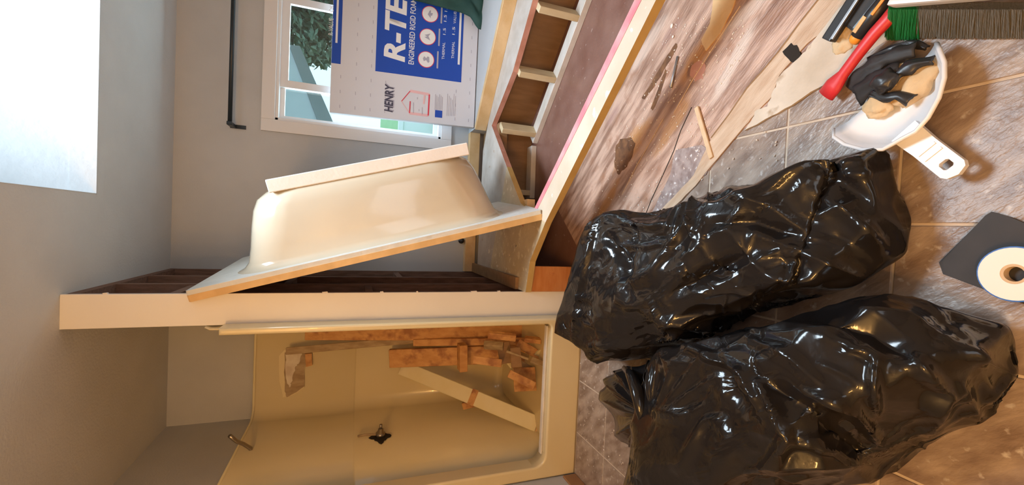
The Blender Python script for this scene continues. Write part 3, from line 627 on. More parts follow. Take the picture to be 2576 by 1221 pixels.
# pink tape along the inner edge of the front strip
q0, q1 = D(1352,540), D(1625,0)
bm = new(); quad_prism(bm, [(o0.x,o0.y,DZ+0.0003),(oE.x,oE.y,DZ+0.0003),(oE.x-0.035,oE.y-0.035,DZ+0.0003),(o0.x-0.022,o0.y-0.022,DZ+0.0003)], (0,0,0.0015)); bm_obj('pink_tape_strip', bm, 'pink', dk)
# raised ledge behind: lumber on edge and grey ledge top
LZ = 0.429
lb0, lb1 = D(1230,300,DZ), D(1301,0,DZ); ldir = (lb1-lb0).normalized(); lE = lb1 + ldir*0.75; ln = Vector((ldir.y, -ldir.x))
lb0 = lb0 - ln*0.038; lb1 = lb1 - ln*0.038; lE = lE - ln*0.038
bm = new(); quad_prism(bm, [(lb0.x-ldir.x*1.05,lb0.y-ldir.y*1.05+0.0,DZ),(lE.x,lE.y,DZ),(lE.x+ln.x*0.038,lE.y+ln.y*0.038,DZ),(lb0.x-ldir.x*1.05+ln.x*0.038,lb0.y-ldir.y*1.05+ln.y*0.038,DZ)], (0,0,LZ-DZ))
bm.free()
bm = new(); L0 = lb0 - ldir*0.10
quad_prism(bm, [(L0.x,L0.y,DZ),(lE.x,lE.y,DZ),(lE.x+ln.x*0.04,lE.y+ln.y*0.04,DZ),(L0.x+ln.x*0.04,L0.y+ln.y*0.04,DZ)], (0,0,LZ-DZ)); bevel(bm, 0.002, 1); bm_obj('ledge_lumber', bm, 'lumber_h', dk)
bm = new(); quad_prism(bm, [(L0.x-0.01,YB-0.002,DZ-0.1),(L0.x-0.01,L0.y+0.001,DZ-0.1),(lE.x,lE.y+0.001,DZ-0.1),(XR-0.01,lE.y,DZ-0.1),(XR-0.01,YB-0.002,DZ-0.1)], (0,0,LZ-DZ+0.095)); bmesh.ops.triangulate(bm, faces=[f for f in bm.faces if len(f.verts) > 4], ngon_method='EAR_CLIP'); bm_obj('ledge_top', bm, 'wall', dk)
strip_y = YB-0.04
bm = new(); box(bm, (PXA,strip_y-0.02,DZ), (L0.x-0.01,YB-0.002,DZ+0.085)); bevel(bm, 0.002, 1); bm_obj('wall_cleat', bm, 'lumber_h', dk)
bm = new(); box(bm, (PXA,3.05,DZ-0.10), (L0.x,YB-0.03,DZ-DT-0.001)); bm_obj('rear_joist', bm, 'brownpanel', dk)
# knee wall under the rear strip: floor plate, studs, backing panel
def kw(a, b, tag_, studs, back=0.34):
    a, b = Vector(a), Vector(b); d = (b-a).normalized(); n = Vector((-d.y, d.x))
    if n.dot(Vector((0.8,3.3))-a) < 0: n = -n
    A_, B_ = a, b
    bm = new(); quad_prism(bm, [(A_.x,A_.y,0),(B_.x,B_.y,0),(B_.x+n.x*0.09,B_.y+n.y*0.09,0),(A_.x+n.x*0.09,A_.y+n.y*0.09,0)], (0,0,0.04)); bevel(bm, 0.002, 1); bm_obj('floor_plate', bm, 'plate', dk)
    for s in studs:
        c = a + d*s
        bm = new(); quad_prism(bm, [(c.x,c.y,0.04),(c.x+d.x*0.04,c.y+d.y*0.04,0.04),(c.x+d.x*0.04+n.x*0.09,c.y+d.y*0.04+n.y*0.09,0.04),(c.x+n.x*0.09,c.y+n.y*0.09,0.04)], (0,0,DZ-DT-0.041)); bevel(bm, 0.002, 1); bm_obj('stud', bm, 'stud', dk)
    p, q = a + n*back - d*0.1, b + n*back + d*0.1
    bm = new(); quad_prism(bm, [(p.x,p.y,0),(q.x,q.y,0),(q.x+n.x*0.02,q.y+n.y*0.02,0),(p.x+n.x*0.02,p.y+n.y*0.02,0)], (0,0,DZ-DT-0.002)); bm_obj('backing_panel', bm, 'brownpanel', dk)
kA, kB = on_z(1352,362,0), on_z(1490,0,0)
kdir = (Vector((kB.x,kB.y))-Vector((kA.x,kA.y))).normalized()
sA, sB, sC = [ (Vector((on_z(x,y,0.04).x, on_z(x,y,0.04).y))-Vector((kA.x,kA.y))).dot(kdir) for x, y in ((1350,342),(1396,200),(1462,62)) ]
kw((kA.x,kA.y), (kB.x+kdir.x*0.4, kB.y+kdir.y*0.4), 'r', [sA-0.03, sB-0.02, sC-0.01, sC+0.38], 0.22)
kL = on_z(1345,500,0)
kw((kL.x,kL.y), (kA.x-kdir.x*0.02,kA.y-kdir.y*0.02), 'l', [0.02], 0.10)
# orange board closing the deck next to the post, and the stained block under the tub corner
bm = new(); a, b = on_z(1445,735,0.0), on_z(1445,671,0.0)
box(bm, (PX1+0.002,k1.y+0.02,0.0), (at_y(1385,671,k1.y+0.02).x,k1.y+0.042,DZ-DT-0.001)); bevel(bm, 0.002, 1); bm_obj('orange_riser', bm, 'orangewood', dk)
bm = new(); c = D(1330,512,DZ+0.0); obox(bm, on_z(1318,516,DZ-0.05), on_z(1336,512,DZ-0.05), 0.05, 0.05, (1,0,0)); bm_obj('corner_block', bm, 'lumber_h', dk)
bm = new(); p = D(1316,566); quad_prism(bm, [(p.x-0.014,p.y-0.008,DZ+0.0002),(p.x+0.012,p.y-0.012,DZ+0.0002),(p.x+0.002,p.y+0.030,DZ+0.0002)], (0,0,0.001)); bm_obj('red_stain', bm, 'red_edge', dk)
# brown dirty board lying on deck at the foot of the partition
bm = new(); box(bm, (PXA+0.001,2.42,DZ+0.002), (-0.28,3.44,DZ+0.022)); tag(bm_obj('dark_board', bm, 'brownpanel'), 'dark brown board on the deck along the stripped wall', 'board')
# pale plaster smears on the shaded deck
for k in range(16):
    x, y = rs.uniform(1225,1310), rs.uniform(585,700); c = on_z(x,y,DZ+0.0015); s = rs.uniform(0.004,0.012)
    bm = new(); pts = [(c.x+s*math.cos(a)*rs.uniform(.6,1.2), c.y+2.0*s*math.sin(a)*rs.uniform(.6,1.2), DZ+0.0003) for a in [2*PI*i/8 for i in range(8)]]
    quad_prism(bm, pts, (0,0,0.0016)); bm_obj('plaster_smear', bm, 'paper', dk)
# pipe stub behind the tub
pp_ = at_y(1160,606,YB-0.005); pipe = thing('pipe_stub', 'small dark pipe stub on the grey wall behind the tub', 'pipe', (pp_.x,pp_.y,pp_.z-0.02))
bm = new(); tube(bm, [pp_, pp_+Vector((0,-0.05,0))], 0.014, 12); bm_obj('stub', bm, 'black', pipe, True)
bm = new(); tube(bm, [pp_, pp_+Vector((0,-0.006,0))], 0.024, 14); bm_obj('collar', bm, 'black', pipe, True)
bm = new(); box(bm, (pp_.x-0.06,YB-0.012,DZ+0.08), (pp_.x+0.02,YB-0.002,pp_.z-0.03)); 
bm.free()

# ------------------------------------------------------------------ THE TUB, stood on end on the deck
T0 = on_z(1364,541,DZ); T1 = at_y(470,748,2.315); T2 = at_y(600,666,2.315+0.70)
a_ = (T1-T0); TL = a_.length; a_.normalize(); s_ = (T2-T1); s_ = (s_-a_*s_.dot(a_)); s_.normalize(); n_ = s_.cross(a_)
if n_.x < 0: n_ = -n_
TW = 0.78
def tp_(t, s, n): return T0 + a_*t + s_*s + n_*n
tub = thing('bathtub', 'cream bathtub stood on end leaning against the white post', 'bathtub', tuple(tp_(0,TW/2,0.2)))
def rrect(t0, t1, s0, s1, rr, n, k=6):
    out = []
    for (ct, cs, a0) in ((t1-rr, s1-rr, 0), (t0+rr, s1-rr, PI/2), (t0+rr, s0+rr, PI), (t1-rr, s0+rr, 1.5*PI)):
        for i in range(k+1):
            a = a0 + PI/2*i/k; out.append(tp_(ct+rr*math.cos(a), cs+rr*math.sin(a), n))
    return out
bm = new()
FL = 0.028
loft(bm, [rrect(0, TL, 0, TW, 0.012, 0.006), rrect(0, TL, 0, TW, 0.012, FL)])
bm_obj('rim_flange', bm, 'tubrim', tub)
bm = new(); loft(bm, [rrect(-0.002, TL+0.002, -0.003, TW+0.003, 0.014, -0.026), rrect(-0.002, TL+0.002, -0.003, TW+0.003, 0.014, 0.006)]); bevel(bm, 0.002, 1); bm_obj('rim_edge', bm, 'tubedge', tub)
DB = 0.405; t_in0, t_in1 = 0.20, TL-0.20
prf = [(-0.045,-0.035,0.20,FL), (-0.02,-0.012,0.20,FL+0.010), (0.0,0.0,0.20,FL+0.035), (0.020,0.006,0.21,0.13), (0.045,0.014,0.22,0.23), (0.07,0.022,0.22,0.31), (0.095,0.035,0.22,0.36), (0.14,0.06,0.20,0.39), (0.20,0.11,0.16,DB)]
bm = new(); s_in0, s_in1 = 0.085, TW-0.085
loft(bm, [rrect(t_in0+e*0.9, t_in1-e*1.15, s_in0+g_, s_in1-g_, rr, n) for e, g_, rr, n in prf], cap0=False)
bm_obj('basin', bm, 'tub', tub, True)
# boards on the underside of the basin
BN = DB+0.0
for s0 in (0.13, 0.56):
    bm = new(); loft(bm, [[tp_(t, s0+ds, BN-0.012+dn) for ds, dn in ((0,-0.01),(0.12,-0.01),(0.12,0.055),(0,0.055))] for t in (0.30, TL-0.42)]); bevel(bm, 0.004, 1); bm_obj('support_board', bm, 'board', tub)
0 and print('TUBPROJ', TL, [tuple(round(c) for c in proj(tp_(*q))) for q in ((0,0,0),(TL,0,0),(t_in0+.2,.2,DB+.05),(t_in1-.25,.2,DB+.05),(0.26,.1,.47),(TL-.3,.1,.47),(TL,TW,0),(0,TW,0))])

# ------------------------------------------------------------------ FOAM INSULATION BOARD against the window
B0 = on_z(1192,321,LZ+0.002)
bn = Vector((0.0,-1.0,0.10)).normalized()
def bp(x, y, off=0.0006): return hit(x, y, B0, bn) + bn*off
bl, tl_, tr_ = bp(1192,321,0), bp(829,270,0), bp(825,0,0)
bX = Vector((1,0,0)); bZ = bX.cross(bn); bZ = bZ if bZ.z > 0 else -bZ
bh = (tl_-bl).dot(bZ); bw = 1.05
fb_ = thing('foam_insulation_board', 'white foam insulation board printed in blue, leaning over the window', 'board', tuple(bl+bX*bw/2))
bm = new(); quad_prism(bm, [bl, bl+bX*bw, bl+bX*bw+bZ*bh, bl+bZ*bh], -bn*0.05); bevel(bm, 0.004, 2); bm_obj('foam_panel', bm, 'foam', fb_)
def loc2(x, y): v = bp(x,y,0)-bl; return v.dot(bX), v.dot(bZ)
def flat(nm, pts2, m, off, parent=fb_, th=0.0006):
    bm = new(); quad_prism(bm, [bl+bX*u+bZ*v+bn*off for u, v in pts2], bn*th); bmesh.ops.triangulate(bm, faces=[f for f in bm.faces if len(f.verts) > 4], ngon_method='EAR_CLIP'); return bm_obj(nm, bm, m, parent)
def rect2(u0, v0, u1, v1): return [(u0,v0),(u1,v0),(u1,v1),(u0,v1)]
u0, v1 = loc2(944,179); ub, v0 = loc2(1160,209)
UMAX = bw-0.02
flat('blue_panel', rect2(u0, v0, UMAX, v1), 'blue', 0.0004)
us, vs1 = loc2(823,157); _, vs0 = loc2(857,157)
flat('blue_band', rect2(us, vs0, UMAX, bh-0.002), 'blue', 0.0004)
ua, va = loc2(846,108); flat('band_underline', rect2(ua, va-0.008, UMAX, va+0.006), 'printw', 0.0012)
ua, va = loc2(1155,163); flat('panel_underline', rect2(ua, va-0.004, UMAX, va+0.012), 'printw', 0.0012)
def text(nm, s, u, v, hgt, m, off=0.0012, shear=0.0, wid=None, weight=0.0, ext=0.0004):
    cu = bpy.data.curves.new(nm, 'FONT'); cu.body = s; cu.size = 1.0; cu.shear = shear; cu.offset = weight; cu.resolution_u = 3; cu.extrude = 0
    ob = bpy.data.objects.new(nm, cu); COL.objects.link(ob); bpy.context.view_layer.update()
    me = ob.evaluated_get(bpy.context.evaluated_depsgraph_get()).to_mesh(); bm = new(); bm.from_mesh(me); ob.to_mesh_clear() if False else None
    bpy.data.objects.remove(ob)
    xs = [q.co.x for q in bm.verts]; ys = [q.co.y for q in bm.verts]
    sy = hgt/(max(ys)-min(ys)); sx = sy if wid is None else wid/(max(xs)-min(xs)); x0_, y0_ = min(xs), min(ys)
    for q in bm.verts: q.co = bl + bX*(u+(q.co.x-x0_)*sx) + bZ*(v+(q.co.y-y0_)*sy) + bn*off
    return bm_obj(nm, bm, m, fb_, recalc=False)
ur, vr0 = loc2(1019,157); _, vr1 = loc2(964,157); ue, _ = loc2(1018,-8)
text('lettering', 'R-TECH', ur, vr0, vr1-vr0, 'printw', shear=0.15, wid=(ue-ur)*1.64, weight=0.035)
ul, vl0 = loc2(1041,163); _, vl1 = loc2(1027,163)
text('lettering', 'ENGINEERED RIGID FOAM', ul, vl0, vl1-vl0, 'printw', wid=UMAX-ul-0.12, weight=0.01)
for (x, y) in ((1072,150),(1076,93),(1082,36)):
    cu_, cv_ = loc2(x, y); R_ = 0.062
    flat('round_symbol', [(cu_+R_*math.cos(a), cv_+R_*math.sin(a)) for a in [2*PI*i/28 for i in range(28)]], 'printr', 0.0010)
    o = flat('symbol_face', [(cu_+R_*0.92*math.cos(a), cv_+R_*0.92*math.sin(a)) for a in [2*PI*i/28 for i in range(28)]], 'printw', 0.0018)
    sh_ = {150: [(-.5,-.3),(-.3,-.5),(.4,-.45),(.5,-.2),(.2,.0),(.45,.3),(.1,.5),(-.3,.35),(-.1,.0)], 93: [(-.5,-.4),(-.1,.5),(.05,.1),(.2,.5),(.55,-.4),(.1,-.1)], 36: [(-.6,-.1),(-.1,.35),(.5,.1),(.6,-.1),(.2,-.1),(.2,-.4),(-.2,-.3),(-.2,-.1)]}[y]
    flat('symbol_mark', [(cu_+R_*p*0.8, cv_+R_*q_*0.8) for p, q_ in sh_], 'printg', 0.0026)
    flat('symbol_caption', rect2(cu_-0.055, cv_-R_-0.030, cu_+0.075, cv_-R_-0.018), 'printg', 0.0012)
for x, y, l in ((1118,150,0.13),(1121,88,0.05),(1123,55,0.05),(1125,30,0.05),(1142,148,0.13),(1144,88,0.06),(1147,60,0.09),(1150,30,0.05)):
    u, v = loc2(x, y); text('lettering', 'THERMAL' if l > 0.1 else ('VALUE' if l > 0.07 else '1.5'), u, v, 0.020, 'printw', wid=l)
u, v = loc2(830,88); text('lettering', 'R-VALUE', u, v-0.02, 0.03, 'printw', wid=0.12)
u, v = loc2(832,30); text('lettering', 'OK', u, v-0.02, 0.03, 'printw', wid=0.05)
u, v = loc2(988,283); ue, _ = loc2(988,213); _, v1_ = loc2(966,283)
text('lettering', 'HENRY', u, v, v1_-v, 'printd', shear=0.15, wid=ue-u, weight=0.03)
text('lettering_shadow', 'HENRY', u+0.006, v-0.008, (v1_-v)*1.05, 'printg', off=0.0006, shear=0.15, wid=ue-u, weight=0.05)
# house diagram
hp = lambda x, y: loc2(x, y)
def line2(p, q, wd, m, off=0.0010, nm='diagram_line'):
    p, q = Vector(p), Vector(q); d = (q-p).normalized(); n = Vector((-d.y,d.x))*wd/2; flat(nm, [p-n, q-n, q+n, p+n], m, off)
R1, R2, R3, R4, R5 = hp(1010,255), hp(1032,229), hp(1080,238), hp(1077,291), hp(1030,285)
line2(R1, R2, 0.006, 'printr'); line2(R2, R3, 0.020, 'printp'); line2(R3, R4, 0.010, 'printr', 0.0012); line2(R4, R5, 0.020, 'printp'); line2(R5, R1, 0.005, 'printp'); line2(hp(1032,255), R5, 0.008, 'printr', 0.0012)
line2(hp(1068,240), hp(1066,262), 0.012, 'printp')
for p_, q_ in (((1050,245),(1050,250)),((1054,275),(1054,280)),((1040,258),(1040,285)),((1062,270),(1062,288))): line2(hp(*p_), hp(*q_), 0.004, 'printg', nm='diagram_caption')
u, v = loc2(1112,297); flat('small_blue_label', rect2(u, v, u+0.055, v+0.055), 'blue', 0.0008)
for k in range(6):
    u, v = loc2(1094+k*3.5, 277); flat('fine_print_line', rect2(u, v-0.002, u+0.12-0.01*(k%3), v+0.002), 'printg', 0.0008)
for k in range(6):
    u, v = loc2(1124+k*4, 292); flat('fine_print_line', rect2(u, v-0.0015, u+0.17-0.015*(k%4), v+0.0015), 'printg', 0.0008)
# small marks printed in a grid
bm = new()
for ku in range(0, 14):
    for kv in range(0, 10):
        u, v = 0.05+ku*0.107, 0.045+kv*0.105
        if v > bh-0.03 or u > bw-0.03: continue
        if u > u0-0.03 and v0-0.03 < v < v1+0.02: continue
        if u > us-0.03 and v > vs0-0.03: continue
        if 0.02 < u < u0 and 0.18 < v < 0.66 and ku < 3: continue
        quad_prism(bm, [bl+bX*(u-0.012)+bZ*(v-0.002)+bn*0.0005, bl+bX*(u+0.012)+bZ*(v-0.001)+bn*0.0005, bl+bX*(u+0.012)+bZ*(v+0.003)+bn*0.0005, bl+bX*(u-0.012)+bZ*(v+0.002)+bn*0.0005], bn*0.0005)
o = bm_obj('printed_grid_marks', bm, 'printg', fb_); o['kind'] = 'stuff'

# ------------------------------------------------------------------ dark green garment draped over the right end of the board
def drape(nm, pix_pts, base_fn, m, label, cat, seed, amp):
    pass
gb = thing('green_jacket', 'dark green cloth hanging over the foam board corner', 'jacket', (1.75, 3.25, LZ))
bm = new(); nU, nV = 36, 30
tlp, brp = bp(1030,8,0.03), bp(1212,50,0.05)
G = {}
for i in range(nU+1):
    for j in range(nV+1):
        u = i/nU; v = j/nV
        # left boundary follows the photographed edge of the cloth
        xx = 1036+v*200
        yl = float(np.interp(xx, [1036,1060,1110,1160,1185,1200,1208,1222,1236], [0,6,18,32,44,70,78,48,8]))
        y = yl - u*190; p = hit(xx, y, B0+bn*0.05, bn)
        w_ = 0.018*math.sin(u*19+v*3+2.2*math.sin(v*5)) + 0.012*noise.noise(Vector((u*7,v*6,3.1)))*2
        p = p + bn*(0.035*min(1,u*6)+w_*min(1,u*5+0.1))
        G[i,j] = bm.verts.new(p)
for i in range(nU):
    for j in range(nV): bm.faces.new((G[i,j],G[i+1,j],G[i+1,j+1],G[i,j+1]))
o = bm_obj('draped_cloth', bm, 'green', gb, True); md = o.modifiers.new('thickness', 'SOLIDIFY'); md.thickness = 0.012; md.offset = 0

# ------------------------------------------------------------------ RUBBISH BAGS (crumpled film: a small cloth relaxation)
def crumple(shape, subdiv=7, slack=1.02, iters=22, seed=0, axis=(-0.4,1,0), facets=80, folds=None, ncrease=150):
    """shape(dir array Nx3) -> positions. Excess film on a filled body buckles into folds."""
    bmi = new(); bmesh.ops.create_icosphere(bmi, subdivisions=subdiv, radius=1.0); bmi.verts.ensure_lookup_table()
    n = len(bmi.verts); dirs = np.array([v.co[:] for v in bmi.verts])
    nb = -np.ones((n, 6), int)
    for v in bmi.verts:
        for k, e in enumerate(v.link_edges): nb[v.index, k] = e.other_vert(v).index
    faces = [[v.index for v in f.verts] for f in bmi.faces]
    mask = (nb >= 0); nbs = np.where(mask, nb, 0)
    # second ring across the vertex (bending): neighbour of neighbour in the same direction
    X0 = shape(dirs); rng = np.random.default_rng(seed)
    C = X0.mean(0)
    rest = np.linalg.norm(X0[nbs]-X0[:,None], axis=2)*slack
    # body the film rests on
    nrm = np.zeros_like(X0); F_ = np.array(faces)
    fn = np.cross(X0[F_[:,1]]-X0[F_[:,0]], X0[F_[:,2]]-X0[F_[:,0]])
    for k in range(3): np.add.at(nrm, F_[:,k], fn)
    nrm /= np.linalg.norm(nrm, axis=1)[:,None]+1e-9
    X = X0.copy()
    # facets: tangent planes of the filled body, tilted a little, give flat panels with sharp folds between them
    K = facets; idx = rng.choice(n, K, replace=False)
    kn = nrm[idx] + rng.normal(0, 0.16, (K,3)); kn /= np.linalg.norm(kn, axis=1)[:,None]
    Cc = C.copy(); Cc[2] = 0.08
    dr = X0-Cc; kd = (kn*(X0[idx]-Cc)).sum(1)
    den = dr@kn.T; t = np.where(den > 1e-4, kd[None,:]/np.maximum(den,1e-4), 9e9)
    # each point uses only planes anchored near it, so the result is folded and not merely convex
    dist = np.sqrt(np.maximum((X0**2).sum(1)[:,None]+(X0[idx]**2).sum(1)[None,:]-2*X0@X0[idx].T, 0))
    tt = (t + 0.10*(dist/0.24)**4).min(1); tt = np.clip(tt, 0.84, 1.05)
    X += dr*(tt-1)[:,None]*0.95
    axd = np.array(axis)/np.linalg.norm(axis); per = np.array([-axd[1], axd[0], 0])
    cs = np.stack([X0@np.array([axd[0],axd[1],0])*0.45, X0@per, X0[:,2]], 1)
    def rd(f, o): return np.array([1-min(1, abs(noise.noise(Vector(p*f)+Vector((seed+o,o,0))))*2.6) for p in cs])
    X += nrm*((rd(4.5,0)**3*0.010 + rd(10,7)**4*0.004) - 0.002)[:,None]
    X0 = X.copy(); lo, hi = -0.012, 0.014
    cnt = mask.sum(1)[:,None]
    for it in range(iters):
        d = X[nbs]-X[:,None]; L_ = np.linalg.norm(d, axis=2)+1e-9
        corr = (d*((L_-rest)/L_*mask)[:,:,None]).sum(1)/cnt
        X = X + corr*0.9
        # bending: pull gently towards the mean of neighbours (decreasing)
        m_ = (X[nbs]*mask[:,:,None]).sum(1)/cnt
        X += (m_-X)*(0.05 if it < iters*0.6 else 0.015)
        # stay within a band round the body
        rel = ((X-X0)*nrm).sum(1); cl = np.clip(rel, lo, hi); X += nrm*(cl-rel)[:,None]*0.6
        tang = (X-X0)-nrm*((X-X0)*nrm).sum(1)[:,None]; tl__ = np.linalg.norm(tang, axis=1)[:,None]+1e-9
        X -= tang*np.clip((tl__-0.05)/tl__, 0, 1)
        X[:,2] = np.maximum(X[:,2], 0.004)
    if folds:
        # plus many short fine creases scattered over the film, running mostly along the bag
        rr_ = random.Random(seed*7+1); folds = list(folds)
        bx0, bx1, by0, by1 = X[:,0].min(), X[:,0].max(), X[:,1].min(), X[:,1].max()
        for k in range(ncrease):
            cx0, cy0 = rr_.uniform(bx0, bx1), rr_.uniform(by0, by1); a0 = math.atan2(axis[1], axis[0]) + rr_.gauss(0, 0.65); l = rr_.uniform(0.04, 0.13); q_ = []
            for j in range(4):
                q_.append(proj((cx0, cy0, 0.22))); a0 += rr_.gauss(0, 0.4); cx0 += math.cos(a0)*l/3; cy0 += math.sin(a0)*l/3
            folds.append((q_, rr_.uniform(0.009, 0.020), rr_.choice((1,1,-1))*rr_.uniform(0.004, 0.009)))
        # single long folds of the film: distance of every upward vertex to each fold line
        fn = np.cross(X[F_[:,1]]-X[F_[:,0]], X[F_[:,2]]-X[F_[:,0]]); nn = np.zeros_like(X)
        for k in range(3): np.add.at(nn, F_[:,k], fn)
        nn /= np.linalg.norm(nn, axis=1)[:,None]+1e-9
        upw = np.clip(nn[:,2]*2.5+0.6, 0, 1)
        for pix, wd, ht in folds:
            pts = [on_z(x, y, 0.22) for x, y in pix]; dmin = np.full(n, 9.0); tpos = np.zeros(n)
            # measured along the sight line from the eye so the fold sits where it is seen
            V = X-np.array(EYE); tq = (0.22-H)/V[:,2]; Q = (np.array(EYE)+V*tq[:,None])[:,:2]
            tot = len(pts)-1
            for i in range(tot):
                a = np.array(pts[i][:2]); b = np.array(pts[i+1][:2]); ab = b-a; t = np.clip(((Q-a)@ab)/(ab@ab), 0, 1)
                dd = np.linalg.norm(Q-(a+t[:,None]*ab), axis=1); up_ = dd < dmin; dmin = np.where(up_, dd, dmin); tpos = np.where(up_, (i+t)/tot, tpos)
            prof_ = np.clip(1-dmin/wd, 0, 1)**1.6*np.sin(np.clip(tpos,0.02,0.98)*PI)**0.4
            X += nn*(prof_*ht*upw)[:,None]
        X[:,2] = np.maximum(X[:,2], 0.004)
    bmi.free()
    return X, faces
def star_bag(outline, ctr, ztop, seed, slack=1.1, hump=None):
    P_ = [(on_z(x,y,z), z) for x, y, z in outline]; C = on_z(*ctr)
    ang = np.array([math.atan2(p.y-C.y, p.x-C.x) for p, z in P_]); rad = np.array([math.hypot(p.x-C.x, p.y-C.y) for p, z in P_]); zz = np.array([z for p, z in P_])
    o = np.argsort(ang); ang, rad, zz = ang[o], rad[o], zz[o]
    angp = np.concatenate([[ang[-1]-2*PI], ang, [ang[0]+2*PI]]); radp = np.concatenate([[rad[-1]], rad, [rad[0]]]); zp = np.concatenate([[zz[-1]], zz, [zz[0]]])
    # exact polygon radius between outline points
    def shape(d):
        th = np.arctan2(d[:,1], d[:,0]); k = np.clip(np.searchsorted(angp, th)-1, 0, len(angp)-2)
        a0, a1, r0, r1 = angp[k], angp[k+1], radp[k], radp[k+1]
        x0,y0,x1,y1 = r0*np.cos(a0), r0*np.sin(a0), r1*np.cos(a1), r1*np.sin(a1)
        den = np.cos(th)*(y1-y0)-np.sin(th)*(x1-x0); r_ = (x0*(y1-y0)-y0*(x1-x0))/np.where(abs(den)<1e-6,1e-6,den)
        t = (th-a0)/(a1-a0+1e-9); zs = zp[k]*(1-t)+zp[k+1]*t
        sp_ = np.clip(d[:,2],-1,1); cp_ = np.sqrt(1-sp_**2)
        up = sp_ >= 0
        rho = np.where(up, cp_**0.9, cp_**0.55)
        x = C.x + r_*rho*np.cos(th); y = C.y + r_*rho*np.sin(th)
        z = np.where(up, zs+(ztop-zs)*np.abs(sp_)**0.75, zs*(1-np.minimum(1,np.abs(sp_)*1.25)))
        if hump is not None: z = z + hump(x, y)*np.where(up, np.abs(sp_)**0.5, 0)
        return np.stack([x, y, np.maximum(z, 0.005)], 1)
    return shape
def film(nm, X, faces, m, parent):
    me = bpy.data.meshes.new(nm); og = X.mean(0); og[2] = X[:,2].min()
    me.from_pydata([tuple(p-og) for p in X], [], faces); me.materials.append(MT[m]); me.update()
    for p in me.polygons: p.use_smooth = True
    o = bpy.data.objects.new(nm, me); COL.objects.link(o); o['_w'] = list(og); o.parent = parent; o.location = Vector(og)-Vector(parent['_w']); return o
out1 = [(1397,836,.30),(1418,780,.30),(1440,722,.30),(1458,655,.30),(1476,602,.28),(1500,560,.27),(1555,528,.26),(1640,522,.24),(1692,520,.24),(1722,490,.22),(1745,475,.22),(1800,458,.22),(1860,448,.21),(1925,432,.20),(2000,414,.18),
        (2095,406,.09),(2180,404,.04),(2268,392,.012),(2270,450,.015),(2276,535,.03),(2252,610,.06),(2215,680,.07),(2170,735,.08),(2090,768,.08),(1950,790,.08),(1860,832,.09),(1760,865,.09),(1640,892,.10),(1505,902,.20),(1450,872,.26)]
fold1 = [([(1500,560),(1482,640),(1452,780),(1442,850)],.035,.03), ([(1530,600),(1575,660),(1580,740)],.05,-.04), ([(1720,520),(1700,600),(1640,690),(1560,720),(1535,830)],.035,.028),
    ([(1630,750),(1660,812),(1800,780)],.025,.022), ([(1660,812),(1740,815),(1850,822)],.025,.02), ([(1450,872),(1560,868),(1700,845),(1850,830)],.03,.022), ([(1745,478),(1735,560),(1665,650)],.03,.022),
    ([(1690,740),(1780,690),(1880,640)],.05,-.035), ([(2050,480),(2150,550),(2230,630)],.03,.02), ([(1900,590),(2030,640),(2160,700)],.04,.02), ([(1800,470),(1940,520),(2060,610)],.05,.018), ([(1560,560),(1640,570),(1680,560)],.03,.015), ([(1550,620),(1640,620),(1690,600)],.02,.012),
    ([(1780,560),(1900,560),(2020,600)],.03,-.02), ([(2060,440),(2150,440),(2250,430)],.02,.012), ([(2050,400),(2120,460),(2200,520)],.03,-.02)]
fold2 = [([(1720,870),(1870,935),(1905,1000),(1890,1040)],.03,.025), ([(1905,960),(1950,1030),(1982,1098),(1930,1170)],.03,.03), ([(2000,990),(2150,1028),(2215,1120)],.03,.024), ([(2208,890),(2196,960),(2200,1040)],.022,.022),
    ([(2290,890),(2370,985),(2335,1090)],.03,.026), ([(1700,1180),(1780,1060),(1815,1058),(1830,1130)],.028,.024), ([(1640,1030),(1720,1045),(1790,1020)],.025,.02), ([(1920,960),(2060,1070),(2200,1170)],.06,-.04),
    ([(1982,1104),(2090,1120),(2185,1170)],.03,.024), ([(1880,1180),(2000,1165),(2150,1168)],.03,.02), ([(2440,880),(2530,945)],.022,.02), ([(2400,950),(2450,1055)],.025,.022), ([(2560,880),(2490,1010)],.022,.016),
    ([(1655,1045),(1720,960),(1760,900)],.02,.012), ([(1655,1050),(1740,990),(1800,950)],.02,.012), ([(1655,1055),(1750,1060)],.02,.012), ([(1650,1030),(1680,960),(1690,900)],.018,.012), ([(1800,900),(1840,990),(1900,1060)],.04,-.03), ([(2060,800),(2200,830),(2300,900)],.05,-.03), ([(1880,850),(1990,900),(2080,980)],.04,.016),
    ([(2150,780),(2280,800),(2400,870)],.04,.02)]
b1 = thing('rubbish_bag', 'bulging black rubbish bag nearest the white post, under the dustpan', 'bag', tuple(on_z(1830,640,0)))
hump1 = lambda x, y: 0
X1, F1 = crumple(star_bag(out1, (1800,660,0.2), 0.33, 1), seed=1, axis=(-0.42,1,0), folds=fold1); film('bag_film', X1, F1, 'bag', b1)
out2 = [(1642,985,.20),(1648,930,.22),(1655,893,.22),(1720,862,.22),(1800,845,.20),(1880,828,.2),(1960,800,.2),(2060,775,.2),(2160,752,.18),(2260,742,.14),(2330,752,.10),(2440,790,.08),(2520,835,.06),(2600,885,.03),(2590,940,.02),(2520,1010,.05),(2445,1083,.06),(2350,1145,.06),(2240,1200,.06),(2150,1250,.08),(1980,1300,.12),(1800,1330,.14),(1660,1330,.15),(1606,1240,.15),(1618,1130,.18)]
b2 = thing('rubbish_bag', 'knotted black rubbish bag lying nearest the camera', 'bag', tuple(on_z(2050,1000,0)))
X2, F2 = crumple(star_bag(out2, (2020,1010,0.2), 0.36, 2), seed=5, axis=(-0.5,1,0), folds=fold2); film('bag_film', X2, F2, 'bag', b2)
